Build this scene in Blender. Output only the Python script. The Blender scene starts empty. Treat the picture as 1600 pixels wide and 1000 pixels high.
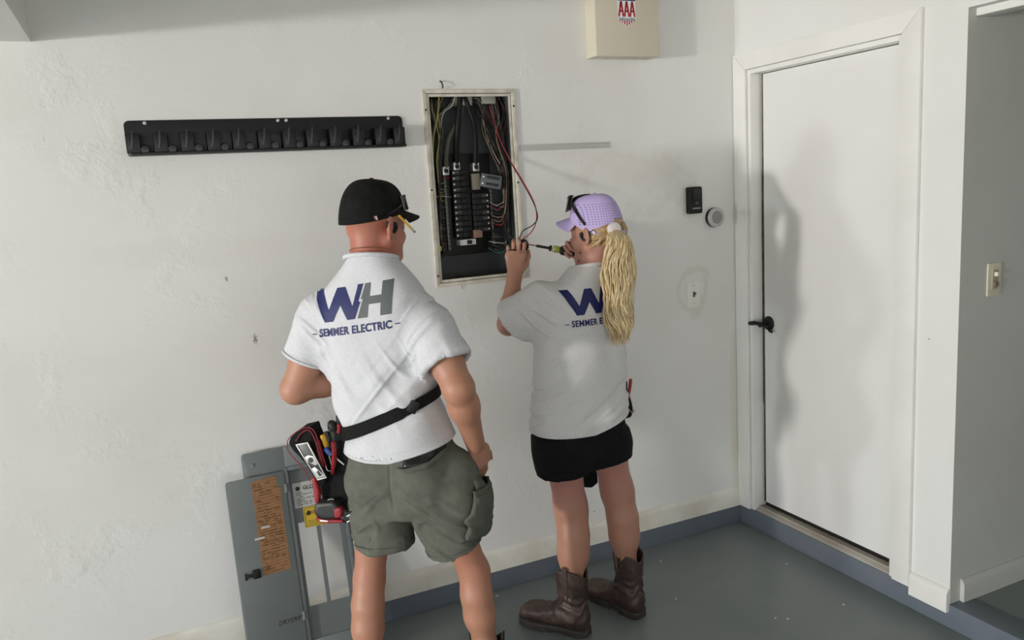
import bpy, bmesh, math, random
import numpy as np
from mathutils import Vector, Matrix, noise as mnoise

R = math.radians
scene = bpy.context.scene
COL = scene.collection
random.seed(7)

# ---------------------------------------------------------------- camera
CAM = np.array([0.0, 0.0, 1.67])
YAW, PITCH, ROLL, FPX = R(24.368), R(-9.350), R(-3.433), 1249.9
_f = np.array([math.sin(YAW)*math.cos(PITCH), math.cos(YAW)*math.cos(PITCH), math.sin(PITCH)])
_r0 = np.array([math.cos(YAW), -math.sin(YAW), 0.0])
_u0 = np.cross(_r0, _f)
_r = _r0*math.cos(ROLL) + _u0*math.sin(ROLL)
_u = -_r0*math.sin(ROLL) + _u0*math.cos(ROLL)
cam_data = bpy.data.cameras.new('camera')
cam_data.sensor_width = 36.0
cam_data.lens = 36.0*FPX/1600.0
cam_data.clip_start = 0.05
cam = bpy.data.objects.new('camera', cam_data)
COL.objects.link(cam)
cam.matrix_world = Matrix(((_r[0], _u[0], -_f[0], CAM[0]), (_r[1], _u[1], -_f[1], CAM[1]), (_r[2], _u[2], -_f[2], CAM[2]), (0, 0, 0, 1)))
scene.camera = cam

# ---------------------------------------------------------------- light
world = bpy.data.worlds.new('world')
scene.world = world
world.use_nodes = True
world.node_tree.nodes['Background'].inputs[0].default_value = (0.93, 0.97, 1.0, 1)
world.node_tree.nodes['Background'].inputs[1].default_value = 0.9

def lamp(name, kind, loc, target, energy, color=(1, 1, 1), **kw):
    d = bpy.data.lights.new(name, kind)
    d.energy = energy
    d.color = color
    for k, v in kw.items():
        setattr(d, k, v)
    o = bpy.data.objects.new(name, d)
    COL.objects.link(o)
    o.location = loc
    o.rotation_euler = (Vector(target)-Vector(loc)).to_track_quat('-Z', 'Y').to_euler()
    return o

# sun on the driveway outside the open garage side (the roof keeps it out of the room)
lamp('sun', 'SUN', (6, -3, 9), (-6, -4, 0), 15.0, (1.0, 0.97, 0.93), angle=R(0.6))
# sunlight thrown back from the driveway, low and nearly level: it rakes along the panel wall
lamp('driveway_glint', 'AREA', (-9.0, -0.75, 1.22), (1.6, 2.92, 2.1), 270.0, (1.0, 0.97, 0.92), shape='DISK', size=0.55)
lamp('driveway_glint', 'AREA', (-9.0, 1.62, 1.1), (2.5, 2.3, 1.0), 70.0, (0.95, 0.98, 1.0), shape='DISK', size=0.5)

vs = scene.view_settings
vs.view_transform = 'Standard'
vs.look = 'None'
vs.gamma = 1.0
vs.use_curve_mapping = False
vs.exposure = 0.98
scene.cycles.use_denoising = True
scene.cycles.max_bounces = 10
scene.cycles.diffuse_bounces = 6
scene.cycles.sample_clamp_indirect = 6.0

# ---------------------------------------------------------------- helpers
def at(x, y, X=None, Y=None, Z=None):
    """world point that a photograph pixel shows on the plane X=, Y= or Z=const"""
    d = _f + _r*(x-800)/FPX - _u*(y-500)/FPX
    if Y is not None:
        t = (Y-CAM[1])/d[1]
    elif X is not None:
        t = (X-CAM[0])/d[0]
    else:
        t = (Z-CAM[2])/d[2]
    return Vector(CAM + d*t)

def lin(c):
    return tuple(((v/255.0)/12.92 if v/255.0 <= 0.04045 else ((v/255.0+0.055)/1.055)**2.4) for v in c)

def srgb(h):
    if isinstance(h, str):
        h = tuple(int(h[i:i+2], 16) for i in (0, 2, 4))
    return lin(h) + (1.0,)

MATS = {}
def mat(name, col, rough=0.6, metal=0.0, var=0.0, vscale=8.0, bump=0.0, bscale=60.0, col2=None, sss=0.0, coat=0.0, spec=0.5, stretch=None, bdetail=4.0):
    """principled material; col/col2 mixed by object-space noise, noise bump"""
    if name in MATS:
        return MATS[name]
    m = bpy.data.materials.new(name)
    m.use_nodes = True
    nt = m.node_tree
    p = nt.nodes['Principled BSDF']
    p.inputs['Base Color'].default_value = srgb(col)
    p.inputs['Roughness'].default_value = rough
    p.inputs['Metallic'].default_value = metal
    p.inputs['Specular IOR Level'].default_value = spec
    if coat:
        p.inputs['Coat Weight'].default_value = coat
    if sss:
        p.inputs['Subsurface Weight'].default_value = sss
        p.inputs['Subsurface Radius'].default_value = (0.012, 0.005, 0.003)
        p.inputs['Subsurface Scale'].default_value = 0.6
    tc = nt.nodes.new('ShaderNodeTexCoord')
    vec = tc.outputs['Object']
    if stretch:
        mp = nt.nodes.new('ShaderNodeMapping')
        mp.inputs['Scale'].default_value = stretch
        nt.links.new(vec, mp.inputs['Vector'])
        vec = mp.outputs['Vector']
    if var or col2:
        n = nt.nodes.new('ShaderNodeTexNoise')
        n.inputs['Scale'].default_value = vscale
        n.inputs['Detail'].default_value = 5
        nt.links.new(vec, n.inputs['Vector'])
        mx = nt.nodes.new('ShaderNodeMix')
        mx.data_type = 'RGBA'
        a = srgb(col)
        b = srgb(col2) if col2 else tuple(v*(1-var) for v in a[:3]) + (1,)
        mx.inputs[6].default_value = a
        mx.inputs[7].default_value = b
        rp = nt.nodes.new('ShaderNodeMapRange')
        rp.inputs[1].default_value = 0.35
        rp.inputs[2].default_value = 0.65
        nt.links.new(n.outputs['Fac'], rp.inputs[0])
        nt.links.new(rp.outputs[0], mx.inputs[0])
        nt.links.new(mx.outputs[2], p.inputs['Base Color'])
    if bump:
        n2 = nt.nodes.new('ShaderNodeTexNoise')
        n2.inputs['Scale'].default_value = bscale
        n2.inputs['Detail'].default_value = bdetail
        nt.links.new(vec, n2.inputs['Vector'])
        bp = nt.nodes.new('ShaderNodeBump')
        bp.inputs['Strength'].default_value = bump
        bp.inputs['Distance'].default_value = 0.004
        nt.links.new(n2.outputs['Fac'], bp.inputs['Height'])
        nt.links.new(bp.outputs[0], p.inputs['Normal'])
    MATS[name] = m
    return m

class MB:
    """collects shapes, build() links them as one mesh object"""
    def __init__(self):
        self.v = []
        self.f = []
    def add(self, vs_, fs):
        o = len(self.v)
        self.v += [tuple(x) for x in vs_]
        self.f += [tuple(i+o for i in f) for f in fs]
        return self
    def box(self, a, b):
        (x0, y0, z0), (x1, y1, z1) = a, b
        x0, x1 = min(x0, x1), max(x0, x1)
        y0, y1 = min(y0, y1), max(y0, y1)
        z0, z1 = min(z0, z1), max(z0, z1)
        v = [(x, y, z) for x in (x0, x1) for y in (y0, y1) for z in (z0, z1)]
        return self.add(v, [(0, 1, 3, 2), (4, 6, 7, 5), (0, 4, 5, 1), (2, 3, 7, 6), (0, 2, 6, 4), (1, 5, 7, 3)])
    def prism(self, pts, n, origin=(0, 0, 0), ex=(1, 0, 0), ey=(0, 0, 1), ez=(0, -1, 0)):
        """polygon pts (u,v) in the ex,ey plane, from n[0] to n[1] along ez"""
        O, ex, ey, ez = map(Vector, (origin, ex, ey, ez))
        k = len(pts)
        vs_ = [O+ex*u+ey*w+ez*n[0] for u, w in pts] + [O+ex*u+ey*w+ez*n[1] for u, w in pts]
        fs = [tuple(range(k))[::-1], tuple(range(k, 2*k))]
        fs += [(i, (i+1) % k, k+(i+1) % k, k+i) for i in range(k)]
        return self.add(vs_, fs)
    def tube(self, pts, r, n=8, cap=True, flat=1.0):
        pts = [Vector(p) for p in pts]
        rs = r if isinstance(r, (list, tuple)) else [r]*len(pts)
        vs_, fs = [], []
        t0 = (pts[1]-pts[0]).normalized()
        a = t0.orthogonal().normalized()
        for i, p in enumerate(pts):
            t = (pts[min(i+1, len(pts)-1)]-pts[max(i-1, 0)]).normalized()
            a = (a - t*a.dot(t))
            a = a.normalized() if a.length > 1e-6 else t.orthogonal().normalized()
            b = t.cross(a)
            for k in range(n):
                q = 2*math.pi*k/n
                vs_.append(p + (a*math.cos(q)+b*math.sin(q)*flat)*rs[i])
        for i in range(len(pts)-1):
            for k in range(n):
                fs.append((i*n+k, i*n+(k+1) % n, (i+1)*n+(k+1) % n, (i+1)*n+k))
        if cap:
            fs.append(tuple(range(n))[::-1])
            fs.append(tuple(range((len(pts)-1)*n, len(pts)*n)))
        return self.add(vs_, fs)
    def lathe(self, prof, origin, axis, n=24):
        """prof: (radius, height) list around axis"""
        O = Vector(origin)
        w = Vector(axis).normalized()
        a = w.orthogonal().normalized()
        b = w.cross(a)
        vs_, fs = [], []
        for r, h in prof:
            for k in range(n):
                q = 2*math.pi*k/n
                vs_.append(O + w*h + (a*math.cos(q)+b*math.sin(q))*max(r, 1e-5))
        for i in range(len(prof)-1):
            for k in range(n):
                fs.append((i*n+k, i*n+(k+1) % n, (i+1)*n+(k+1) % n, (i+1)*n+k))
        fs.append(tuple(range(n))[::-1])
        fs.append(tuple(range((len(prof)-1)*n, len(prof)*n)))
        return self.add(vs_, fs)
    def build(self, name, m, parent=None, bevel=0.0, smooth=False, seg=2, angle=40):
        me = bpy.data.meshes.new(name)
        me.from_pydata(self.v, [], self.f)
        return finish(name, me, m, parent, bevel, smooth, seg, angle)

def finish(name, me, m, parent=None, bevel=0.0, smooth=False, seg=2, angle=40):
    bm = bmesh.new()
    bm.from_mesh(me)
    bmesh.ops.recalc_face_normals(bm, faces=bm.faces)
    if bevel:
        ed = [e for e in bm.edges if len(e.link_faces) == 2 and e.calc_face_angle(0) > R(30)]
        bmesh.ops.bevel(bm, geom=ed, offset=bevel, segments=seg, affect='EDGES', profile=0.6, clamp_overlap=True)
    if smooth or bevel:
        for f in bm.faces:
            f.smooth = True
        for e in bm.edges:
            if len(e.link_faces) == 2 and e.calc_face_angle(0) > R(angle):
                e.smooth = False
    bm.to_mesh(me)
    bm.free()
    me.materials.append(m)
    o = bpy.data.objects.new(name, me)
    COL.objects.link(o)
    return attach(o, parent)

def world_of(o):
    m = o.matrix_basis.copy()
    if o.parent:
        m = world_of(o.parent) @ o.matrix_parent_inverse @ m
    return m

def attach(o, parent):
    if parent:
        o.parent = parent
        o.matrix_parent_inverse = world_of(parent).inverted()
    return o

def tag(o, label=None, cat=None, group=None, kind=None):
    if label: o['label'] = label
    if cat: o['category'] = cat
    if group: o['group'] = group
    if kind: o['kind'] = kind
    return o

def empty(name, loc, label=None, cat=None, group=None, kind=None):
    o = bpy.data.objects.new(name, None)
    o.empty_display_size = 0.1
    COL.objects.link(o)
    o.location = loc
    bpy.context.view_layer.update()
    return tag(o, label, cat, group, kind)

def text_polys(s, size, bold=0.0, extrude=0.0, space=1.0):
    c = bpy.data.curves.new('txt', 'FONT')
    c.body = s
    c.size = size
    c.offset = bold
    c.extrude = extrude
    c.space_character = space
    c.align_x = 'CENTER'
    c.align_y = 'CENTER'
    o = bpy.data.objects.new('txt', c)
    COL.objects.link(o)
    dg = bpy.context.evaluated_depsgraph_get()
    me = bpy.data.meshes.new_from_object(o.evaluated_get(dg))
    v = [tuple(p.co) for p in me.vertices]
    f = [tuple(p.vertices) for p in me.polygons]
    bpy.data.objects.remove(o)
    bpy.data.curves.remove(c)
    bpy.data.meshes.remove(me)
    return v, f

def text_on(mb, s, size, origin, ex, ey, lift=0.0006, **kw):
    v, f = text_polys(s, size, **kw)
    O, ex, ey = Vector(origin), Vector(ex).normalized(), Vector(ey).normalized()
    ez = ex.cross(ey)
    mb.add([O+ex*a+ey*b+ez*(lift+c) for a, b, c in v], f)

def rrect(w, h, r, n=4, cx=0, cy=0):
    pts = []
    for sx, sy, a0 in ((1, 1, 0), (-1, 1, 90), (-1, -1, 180), (1, -1, 270)):
        for i in range(n+1):
            a = R(a0+90*i/n)
            pts.append((cx+sx*(w/2-r)+r*math.cos(a), cy+sy*(h/2-r)+r*math.sin(a)))
    return pts

def spline(ctrl, n=24):
    """catmull-rom through control points"""
    P = [Vector(c) for c in ctrl]
    P = [P[0]*2-P[1]] + P + [P[-1]*2-P[-2]]
    out = []
    seg = len(P)-3
    for i in range(n+1):
        s = i/n*seg
        k = min(int(s), seg-1)
        t = s-k
        a, b, c, d = P[k:k+4]
        out.append(0.5*((2*b)+(c-a)*t+(2*a-5*b+4*c-d)*t*t+(3*b-a-3*c+d)*t**3))
    return out

# ---------------------------------------------------------------- materials of the room
def wall_material(name, base, stain, sp_amt=1.0, patch=None, bump=0.5):
    m = bpy.data.materials.new(name)
    m.use_nodes = True
    nt = m.node_tree
    L = nt.links.new
    p = nt.nodes['Principled BSDF']
    p.inputs['Roughness'].default_value = 0.55
    p.inputs['Specular IOR Level'].default_value = 0.35
    tc = nt.nodes.new('ShaderNodeTexCoord')
    def nz(scale, det=4, rough=0.55):
        n = nt.nodes.new('ShaderNodeTexNoise')
        n.inputs['Scale'].default_value = scale
        n.inputs['Detail'].default_value = det
        n.inputs['Roughness'].default_value = rough
        L(tc.outputs['Object'], n.inputs['Vector'])
        return n.outputs['Fac']
    def mr(src, a, b, c=0.0, d=1.0):
        r = nt.nodes.new('ShaderNodeMapRange')
        for i, v in enumerate((a, b, c, d)):
            r.inputs[i+1].default_value = v
        L(src, r.inputs[0])
        return r.outputs[0]
    def mix(fac, a, b):
        x = nt.nodes.new('ShaderNodeMix')
        x.data_type = 'RGBA'
        if fac is not None: L(fac, x.inputs[0])
        for i, v in ((6, a), (7, b)):
            if isinstance(v, tuple): x.inputs[i].default_value = v
            else: L(v, x.inputs[i])
        return x.outputs[2]
    c = mix(mr(nz(1.3, 5), 0.42, 0.72), srgb(base), srgb(stain))
    # little scuffs and nail holes
    vo = nt.nodes.new('ShaderNodeTexVoronoi')
    vo.inputs['Scale'].default_value = 5.5
    L(tc.outputs['Object'], vo.inputs['Vector'])
    gate = mr(nz(2.3, 2), 0.52, 0.56)
    dot = mr(vo.outputs['Distance'], 0.016*sp_amt, 0.024*sp_amt, 1.0, 0.0)
    mu = nt.nodes.new('ShaderNodeMath')
    mu.operation = 'MULTIPLY'
    L(gate, mu.inputs[0]); L(dot, mu.inputs[1])
    mu2 = nt.nodes.new('ShaderNodeMath')
    mu2.operation = 'MULTIPLY'
    L(mu.outputs[0], mu2.inputs[0]); mu2.inputs[1].default_value = 0.7
    c = mix(mu2.outputs[0], c, srgb((70, 66, 60)))
    if patch:
        c = patch(nt, tc, nz, mr, mix, c)
    L(c, p.inputs['Base Color'])
    # trowelled knock-down texture: smooth fields with raised blotches
    h1 = mr(nz(9, 6, 0.6), 0.5, 0.66)
    h2 = mr(nz(70, 3), 0.3, 0.7, 0, 0.07)
    ad = nt.nodes.new('ShaderNodeMath')
    ad.operation = 'MULTIPLY_ADD'
    gate2 = mr(nz(3.1, 3), 0.45, 0.65)
    L(h1, ad.inputs[0]); L(gate2, ad.inputs[1]); L(h2, ad.inputs[2])
    bp = nt.nodes.new('ShaderNodeBump')
    bp.inputs['Strength'].default_value = bump
    bp.inputs['Distance'].default_value = 0.0035
    L(ad.outputs[0], bp.inputs['Height'])
    L(bp.outputs[0], p.inputs['Normal'])
    return m

def wall_stains(nt, tc, nz, mr, mix, c):
    L = nt.links.new
    sp = nt.nodes.new('ShaderNodeSeparateXYZ')
    L(tc.outputs['Object'], sp.inputs[0])
    def m2(op, a, b, cl=False):
        n = nt.nodes.new('ShaderNodeMath'); n.operation = op; n.use_clamp = cl
        for i, v in enumerate((a, b)):
            if isinstance(v, (int, float)): n.inputs[i].default_value = v
            else: L(v, n.inputs[i])
        return n.outputs[0]
    wob = m2('MULTIPLY', m2('SUBTRACT', nz(9, 4), .5), 1.6)
    # (x, z, half width, half height, colour, ring?)  water marks and old filler
    for x, z, rx, rz, col, ring in ((2.236, 1.165, .075, .115, (196, 188, 164), 1), (2.24, 1.585, .07, .10, (206, 202, 188), 0), (2.458, .55, .030, .50, (210, 202, 178), 0), (1.92, 1.66, .30, .13, (206, 203, 194), 1), (2.05, 1.72, .24, .10, (209, 206, 198), 0), (0.30, 1.52, .5, .06, (219, 217, 211), 0)):
        a = m2('DIVIDE', m2('SUBTRACT', sp.outputs['X'], x), rx)
        b = m2('DIVIDE', m2('SUBTRACT', sp.outputs['Z'], z), rz)
        d = m2('ADD', m2('SQRT', m2('ADD', m2('MULTIPLY', a, a), m2('MULTIPLY', b, b)), 0.0), wob)
        f = mr(m2('ABSOLUTE', m2('SUBTRACT', d, .92), 0.0), .05, .25, .32, 0.0) if ring else mr(d, .45, 1.15, .5, 0.0)
        c = mix(f, c, srgb(col))
    for x, z, rx, rz in ((0.322, 1.195, .010, .022), (0.25, 1.42, .006, .012), (1.75, 1.0, .02, .005), (1.72, .93, .012, .006)):
        a = m2('DIVIDE', m2('SUBTRACT', sp.outputs['X'], x), rx)
        b = m2('DIVIDE', m2('SUBTRACT', sp.outputs['Z'], z), rz)
        d = m2('ADD', m2('SQRT', m2('ADD', m2('MULTIPLY', a, a), m2('MULTIPLY', b, b)), 0.0), m2('MULTIPLY', m2('SUBTRACT', nz(160, 3), .5), 3.0))
        c = mix(mr(d, .3, .9, .75, 0.0), c, srgb((96, 84, 74)))
    return c
M_wall = wall_material('wall_paint', (224, 224, 222), (216, 214, 209), 1.0, wall_stains)
M_wallB = wall_material('wall_paint_door_side', (222, 222, 220), (216, 215, 211), 0.8, bump=0.2)
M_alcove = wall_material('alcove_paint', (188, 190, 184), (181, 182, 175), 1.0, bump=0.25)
M_trim = mat('trim_paint', (228, 227, 223), 0.45, var=0.06, vscale=5, bump=0.08, bscale=90)
M_base = mat('baseboard_paint', (226, 224, 216), 0.5, col2=(208, 202, 188), vscale=6, bump=0.15, bscale=50)
M_ceiling = mat('ceiling_paint', (216, 214, 208), 0.8, bump=0.1)
M_floor = mat('floor_paint', (121, 128, 128), 0.32, col2=(114, 121, 122), vscale=3.0, bump=0.06, bscale=25, spec=0.4)
M_curb = mat('curb_paint', (108, 115, 124), 0.4, col2=(100, 108, 118), vscale=6.0, bump=0.15, bscale=40, spec=0.4)

# ---------------------------------------------------------------- room shell
YA, XB, YC = 2.924, 2.488, 1.811          # panel wall, door wall, end of the door wall
XL, YB, ZC = -4.2, -4.6, 2.62             # open garage side, back wall, ceiling
PX0, PX1, PZ0, PZ1 = 1.025, 1.375, 1.322, 2.036     # hole of the breaker panel

w = MB()
w.box((XL, YA, 0.092), (PX0, YA+0.16, ZC)).box((PX1, YA, 0.092), (XB+0.2, YA+0.16, ZC))
w.box((PX0, YA, 0.092), (PX1, YA+0.16, PZ0)).box((PX0, YA, PZ1), (PX1, YA+0.16, ZC))
w.box((PX0, YA+0.13, PZ0), (PX1, YA+0.16, PZ1))
tag(w.build('wall_back', M_wall), kind='structure')

DY0, DY1, DZ0, DZ1 = 2.046, 2.844, 0.092, 2.118     # door opening
w = MB()
w.box((XB, YC, 0.092), (XB+0.12, DY0, ZC)).box((XB, DY1, 0.092), (XB+0.12, YA, ZC)).box((XB, DY0, DZ1), (XB+0.12, DY1, ZC))
w.box((XB, YB, 2.153), (XB+0.12, YC, ZC))
w.box((XB, YB, 0.092), (XB+0.12, -0.6, 2.153))
tag(w.build('wall_right', M_wallB), kind='structure')
w = MB()
w.box((XB+0.0005, YC-0.001, 0.092), (5.0, YC+0.12, ZC)).box((5.0, YB, 0.092), (5.1, YC+0.12, ZC))
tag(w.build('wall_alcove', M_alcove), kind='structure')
w = MB().box((XL, YB-0.12, 2.3), (2.3, YB, ZC)).box((2.3, YB-0.12, 0), (5.1, YB, ZC))     # wide opening added behind the camera to let in frontal daylight
tag(w.build('wall_front', M_wallB), kind='structure')
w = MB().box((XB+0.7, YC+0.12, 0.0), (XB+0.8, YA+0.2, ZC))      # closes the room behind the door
tag(w.build('wall_beyond_door', M_alcove), kind='structure')

w = MB().box((XL-0.3, YB-0.12, ZC), (5.1, YA+0.2, ZC+0.12))
tag(w.build('ceiling', M_ceiling), kind='structure')
w = MB().box((-0.75, YB, 2.198), (-0.233, YA, ZC))
tag(w.build('ceiling_beam', mat('beam_paint', (222, 221, 217), 0.7, bump=0.1)), kind='structure')
w = MB().box((XL-0.2, YB, 2.25), (XL, YA, ZC))
tag(w.build('wall_left', M_wall), kind='structure')

w = MB().box((XL, YB, -0.1), (XB+0.02, YA+0.16, 0.0))
tag(w.build('floor', M_floor), kind='structure')
w = MB().box((XB+0.004, YB, 0.0), (5.0, YC, 0.09))
tag(w.build('floor_alcove', M_floor), kind='structure')
w = MB().box((XB-0.002, -4.6, 0), (XB+0.12, YA+0.01, 0.091))
w.box((XL, YA-0.002, 0), (XB, YA+0.12, 0.091))
tag(w.build('trim_curb', M_curb, bevel=0.004), kind='structure')
w = MB().box((-40, -40, -0.16), (XL, 30, -0.06)).box((XL, -40, -0.16), (30, YB-0.12, -0.06))
tag(w.build('driveway', mat('concrete', (176, 175, 172), 0.85, var=0.15, vscale=2, bump=0.2)), kind='structure')

def base_profile(h, t):
    return [(0, 0), (t, 0), (t, h*0.72), (t*0.9, h*0.84), (t*0.6, h*0.94), (t*0.25, h), (0, h)]
w = MB()
w.prism(base_profile(0.092, 0.013), (0, XB-0.003-XL), (XL, YA, 0.091), (0, -1, 0), (0, 0, 1), (1, 0, 0))
tag(w.build('baseboard_back', M_base, smooth=True, angle=30), kind='structure')
w = MB()
w.prism(base_profile(0.088, 0.016), (0, 0.158), (XB, YC, 0.062), (-1, 0, 0), (0, 0, 1), (0, 1, 0))
tag(w.build('baseboard_right', M_trim, smooth=True, angle=30), kind='structure')
w = MB()
w.prism(base_profile(0.085, 0.016), (0, 2.4), (XB+0.055, YC-0.001, 0.09), (0, -1, 0), (0, 0, 1), (1, 0, 0))
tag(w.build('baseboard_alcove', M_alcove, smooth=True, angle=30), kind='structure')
w = MB()
w.box((XB+0.035, -0.6, 2.128), (XB+0.12, YC-0.002, 2.1525))
tag(w.build('trim_1', M_trim, bevel=0.002), kind='structure')

# door casing: two legs and a head with mitred corners
w = MB()
c0, c1 = 0.075, 0.0
cas = MB()
def casing(pts, name):
    m_ = MB()
    m_.prism(pts, (0, 0.017), (XB, 0, 0), (0, 1, 0), (0, 0, 1), (-1, 0, 0))
    return tag(m_.build(name, M_trim, bevel=0.003), kind='structure')
casing([(DY1, 0.092), (YA-0.002, 0.092), (YA-0.002, DZ1+0.072), (DY1, DZ1)], 'trim_2')
casing([(DY0, 0.092), (DY0, DZ1), (DY0-0.076, DZ1+0.072), (DY0-0.076, 0.092)], 'trim_3')
casing([(DY0, DZ1), (DY1, DZ1), (YA-0.002, DZ1+0.072), (DY0-0.076, DZ1+0.072)], 'trim_4')
w = MB()    # jamb with its stop
w.box((XB-0.004, DY1-0.02, DZ0), (XB+0.118, DY1-0.001, DZ1-0.001)).box((XB-0.004, DY0+0.001, DZ0), (XB+0.118, DY0+0.02, DZ1-0.001))
w.box((XB-0.004, DY0+0.02, DZ1-0.02), (XB+0.118, DY1-0.02, DZ1-0.001))
w.box((XB+0.095, DY0+0.02, DZ0), (XB+0.115, DY0+0.05, DZ1-0.02)).box((XB+0.095, DY1-0.05, DZ0), (XB+0.115, DY1-0.02, DZ1-0.02))
tag(w.build('trim_5', M_trim, bevel=0.0015), kind='structure')

# threshold with its ridges
thr = empty('threshold', (XB+0.05, (DY0+DY1)/2, 0.092), 'worn aluminium threshold with ridges under the white door', 'threshold')
M_alu = mat('worn_aluminium', (176, 171, 162), 0.5, 0.1, col2=(150, 142, 130), vscale=14, stretch=(1, .2, 1), bump=0.1)
w = MB().prism([(0.0, 0.0), (0.11, 0.0), (0.11, 0.016), (0.02, 0.014), (0.0, 0.006)], (0, DY1-DY0-0.042), (XB+0.002, DY0+0.021, 0.091), (1, 0, 0), (0, 0, 1), (0, 1, 0))
w.build('plate', M_alu, thr, bevel=0.0015)
for k in range(5):
    MB().box((XB+0.022+k*0.007, DY0+0.022, 0.1035), (XB+0.0255+k*0.007, DY1-0.022, 0.1105)).build('ridge', M_alu, thr)

# the door slab, its gap seal, its lever
M_door = wall_material('door_paint', (224, 224, 222), (219, 218, 215), 0.6, bump=0.06)
door = empty('door_1', (XB+0.065, (DY0+DY1)/2, DZ0), kind='structure')
DXF = XB+0.052
MB().box((DXF, DY0+0.023, 0.128), (DXF+0.042, DY1-0.037, DZ1-0.023)).build('door_slab', M_door, door, bevel=0.002)
MB().prism([(DY1-0.0375, 0.128), (DY1-0.0375, DZ1-.022), (DY1-0.029, DZ1-.022), (DY1-0.0275, 1.75), (DY1-0.0205, 1.45), (DY1-0.0205, 0.62), (DY1-0.027, 0.60), (DY1-0.025, .128)], (0.002, 0.03), (DXF, 0, 0), (0, 1, 0), (0, 0, 1), (1, 0, 0)).build('weather_strip', mat('dark_seal', (46, 42, 36), 0.8, col2=(84, 77, 64), vscale=30), door)
MB().box((DXF+0.012, DY1-0.0375, 0.128), (DXF+0.03, DY1-0.0205, DZ1-0.022)).build('stop_strip', M_trim, door)
MB().box((DXF+0.012, DY0+0.023, 0.107), (DXF+0.03, DY1-0.023, 0.129)).build('door_sweep', mat('sweep_rubber', (26, 25, 24), 0.8), door)
M_blackmetal = mat('black_hardware', (22, 21, 21), 0.38, 0.4, spec=0.5)
hp = at(1202, 505, X=DXF)
lever = MB()
lever.lathe([(0.0, 0), (0.031, 0), (0.033, 0.004), (0.030, 0.010), (0.012, 0.014), (0.011, 0.05), (0.013, 0.056), (0.0, 0.058)], hp, (-1, 0, 0), 24)
lev = lever.build('door_handle', M_blackmetal, door, smooth=True)
lv = MB()
lv.tube(spline([(hp.x-0.05, hp.y+0.0, hp.z), (hp.x-0.056, hp.y+0.025, hp.z+0.004), (hp.x-0.056, hp.y+0.06, hp.z-0.001), (hp.x-0.052, hp.y+0.085, hp.z-0.006)], 12), [0.009]*5+[0.010]*4+[0.009]*4, 10)
lv.tube(spline([(hp.x-0.015, hp.y-0.01, hp.z-0.02), (hp.x-0.02, hp.y-0.025, hp.z-0.03), (hp.x-0.022, hp.y-0.04, hp.z-0.032)], 6), 0.006, 8)
lv.build('lever', M_blackmetal, lev, smooth=True)

# ---------------------------------------------------------------- breaker panel
M_cream = mat('panel_cream_paint', (212, 208, 196), 0.5, col2=(188, 181, 165), vscale=26, bump=0.2, bscale=60)
M_boxgrey = mat('enclosure_grey', (66, 71, 71), 0.6, col2=(58, 63, 63), vscale=6, bump=0.05)
M_black = mat('black_plastic', (13, 13, 14), 0.45, spec=0.35)
M_dark = mat('charcoal_plastic', (28, 29, 31), 0.42, spec=0.35)
M_silver = mat('zinc_metal', (190, 190, 186), 0.3, 0.8)
panel = empty('breaker_panel', (1.2, YA, PZ0), 'open recessed breaker panel with cream frame and tangle of wires', 'breaker panel')
YBK = YA+0.105
e = MB()
e.box((PX0, YBK, PZ0), (PX1, YBK+0.003, PZ1))
e.box((PX0, YA-0.002, PZ0), (PX0+0.003, YBK, PZ1)).box((PX1-0.003, YA-0.002, PZ0), (PX1, YBK, PZ1))
e.box((PX0, YA-0.002, PZ0), (PX1, YBK, PZ0+0.003)).box((PX0, YA-0.002, PZ1-0.003), (PX1, YBK, PZ1))
e.build('enclosure', M_boxgrey, panel)
fo = 0.015
for nm, pts in (('frame_rail', [(PX0-fo, PZ1+fo), (PX1+fo, PZ1+fo), (PX1, PZ1), (PX0, PZ1)]), ('frame_rail', [(PX0-fo, PZ0-fo), (PX0, PZ0), (PX1, PZ0), (PX1+fo, PZ0-fo)]),
                ('frame_rail', [(PX0-fo, PZ0-fo), (PX0-fo, PZ1+fo), (PX0, PZ1), (PX0, PZ0)]), ('frame_rail', [(PX1+fo, PZ0-fo), (PX1, PZ0), (PX1, PZ1), (PX1+fo, PZ1+fo)])):
    MB().prism(pts, (0, 0.010), (0, YA-0.0005, 0)).build(nm, M_cream, panel, bevel=0.002)
lip = MB()
for a, b in (((PX0+0.002, PZ0+0.002), (PX0+0.012, PZ1-0.002)), ((PX1-0.012, PZ0+0.002), (PX1-0.002, PZ1-0.002)), ((PX0+0.012, PZ1-0.012), (PX1-0.012, PZ1-0.002)), ((PX0+0.012, PZ0+0.002), (PX1-0.012, PZ0+0.012))):
    lip.box((a[0], YA-0.004, a[1]), (b[0], YA-0.001, b[1]))
lip.build('inner_lip', M_cream, panel, bevel=0.0006)
for (sx, sz) in ((PX0-0.006, PZ1-0.06), (PX0-0.006, 1.68), (PX0-0.006, PZ0+0.03), (PX1+0.007, PZ1-0.05), (PX1+0.007, 1.69)):
    MB().lathe([(0, 0), (0.004, 0), (0.003, 0.002), (0, 0.0025)], (sx, YA-0.0105, sz), (0, -1, 0), 10).build('screw', M_black, panel)

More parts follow.
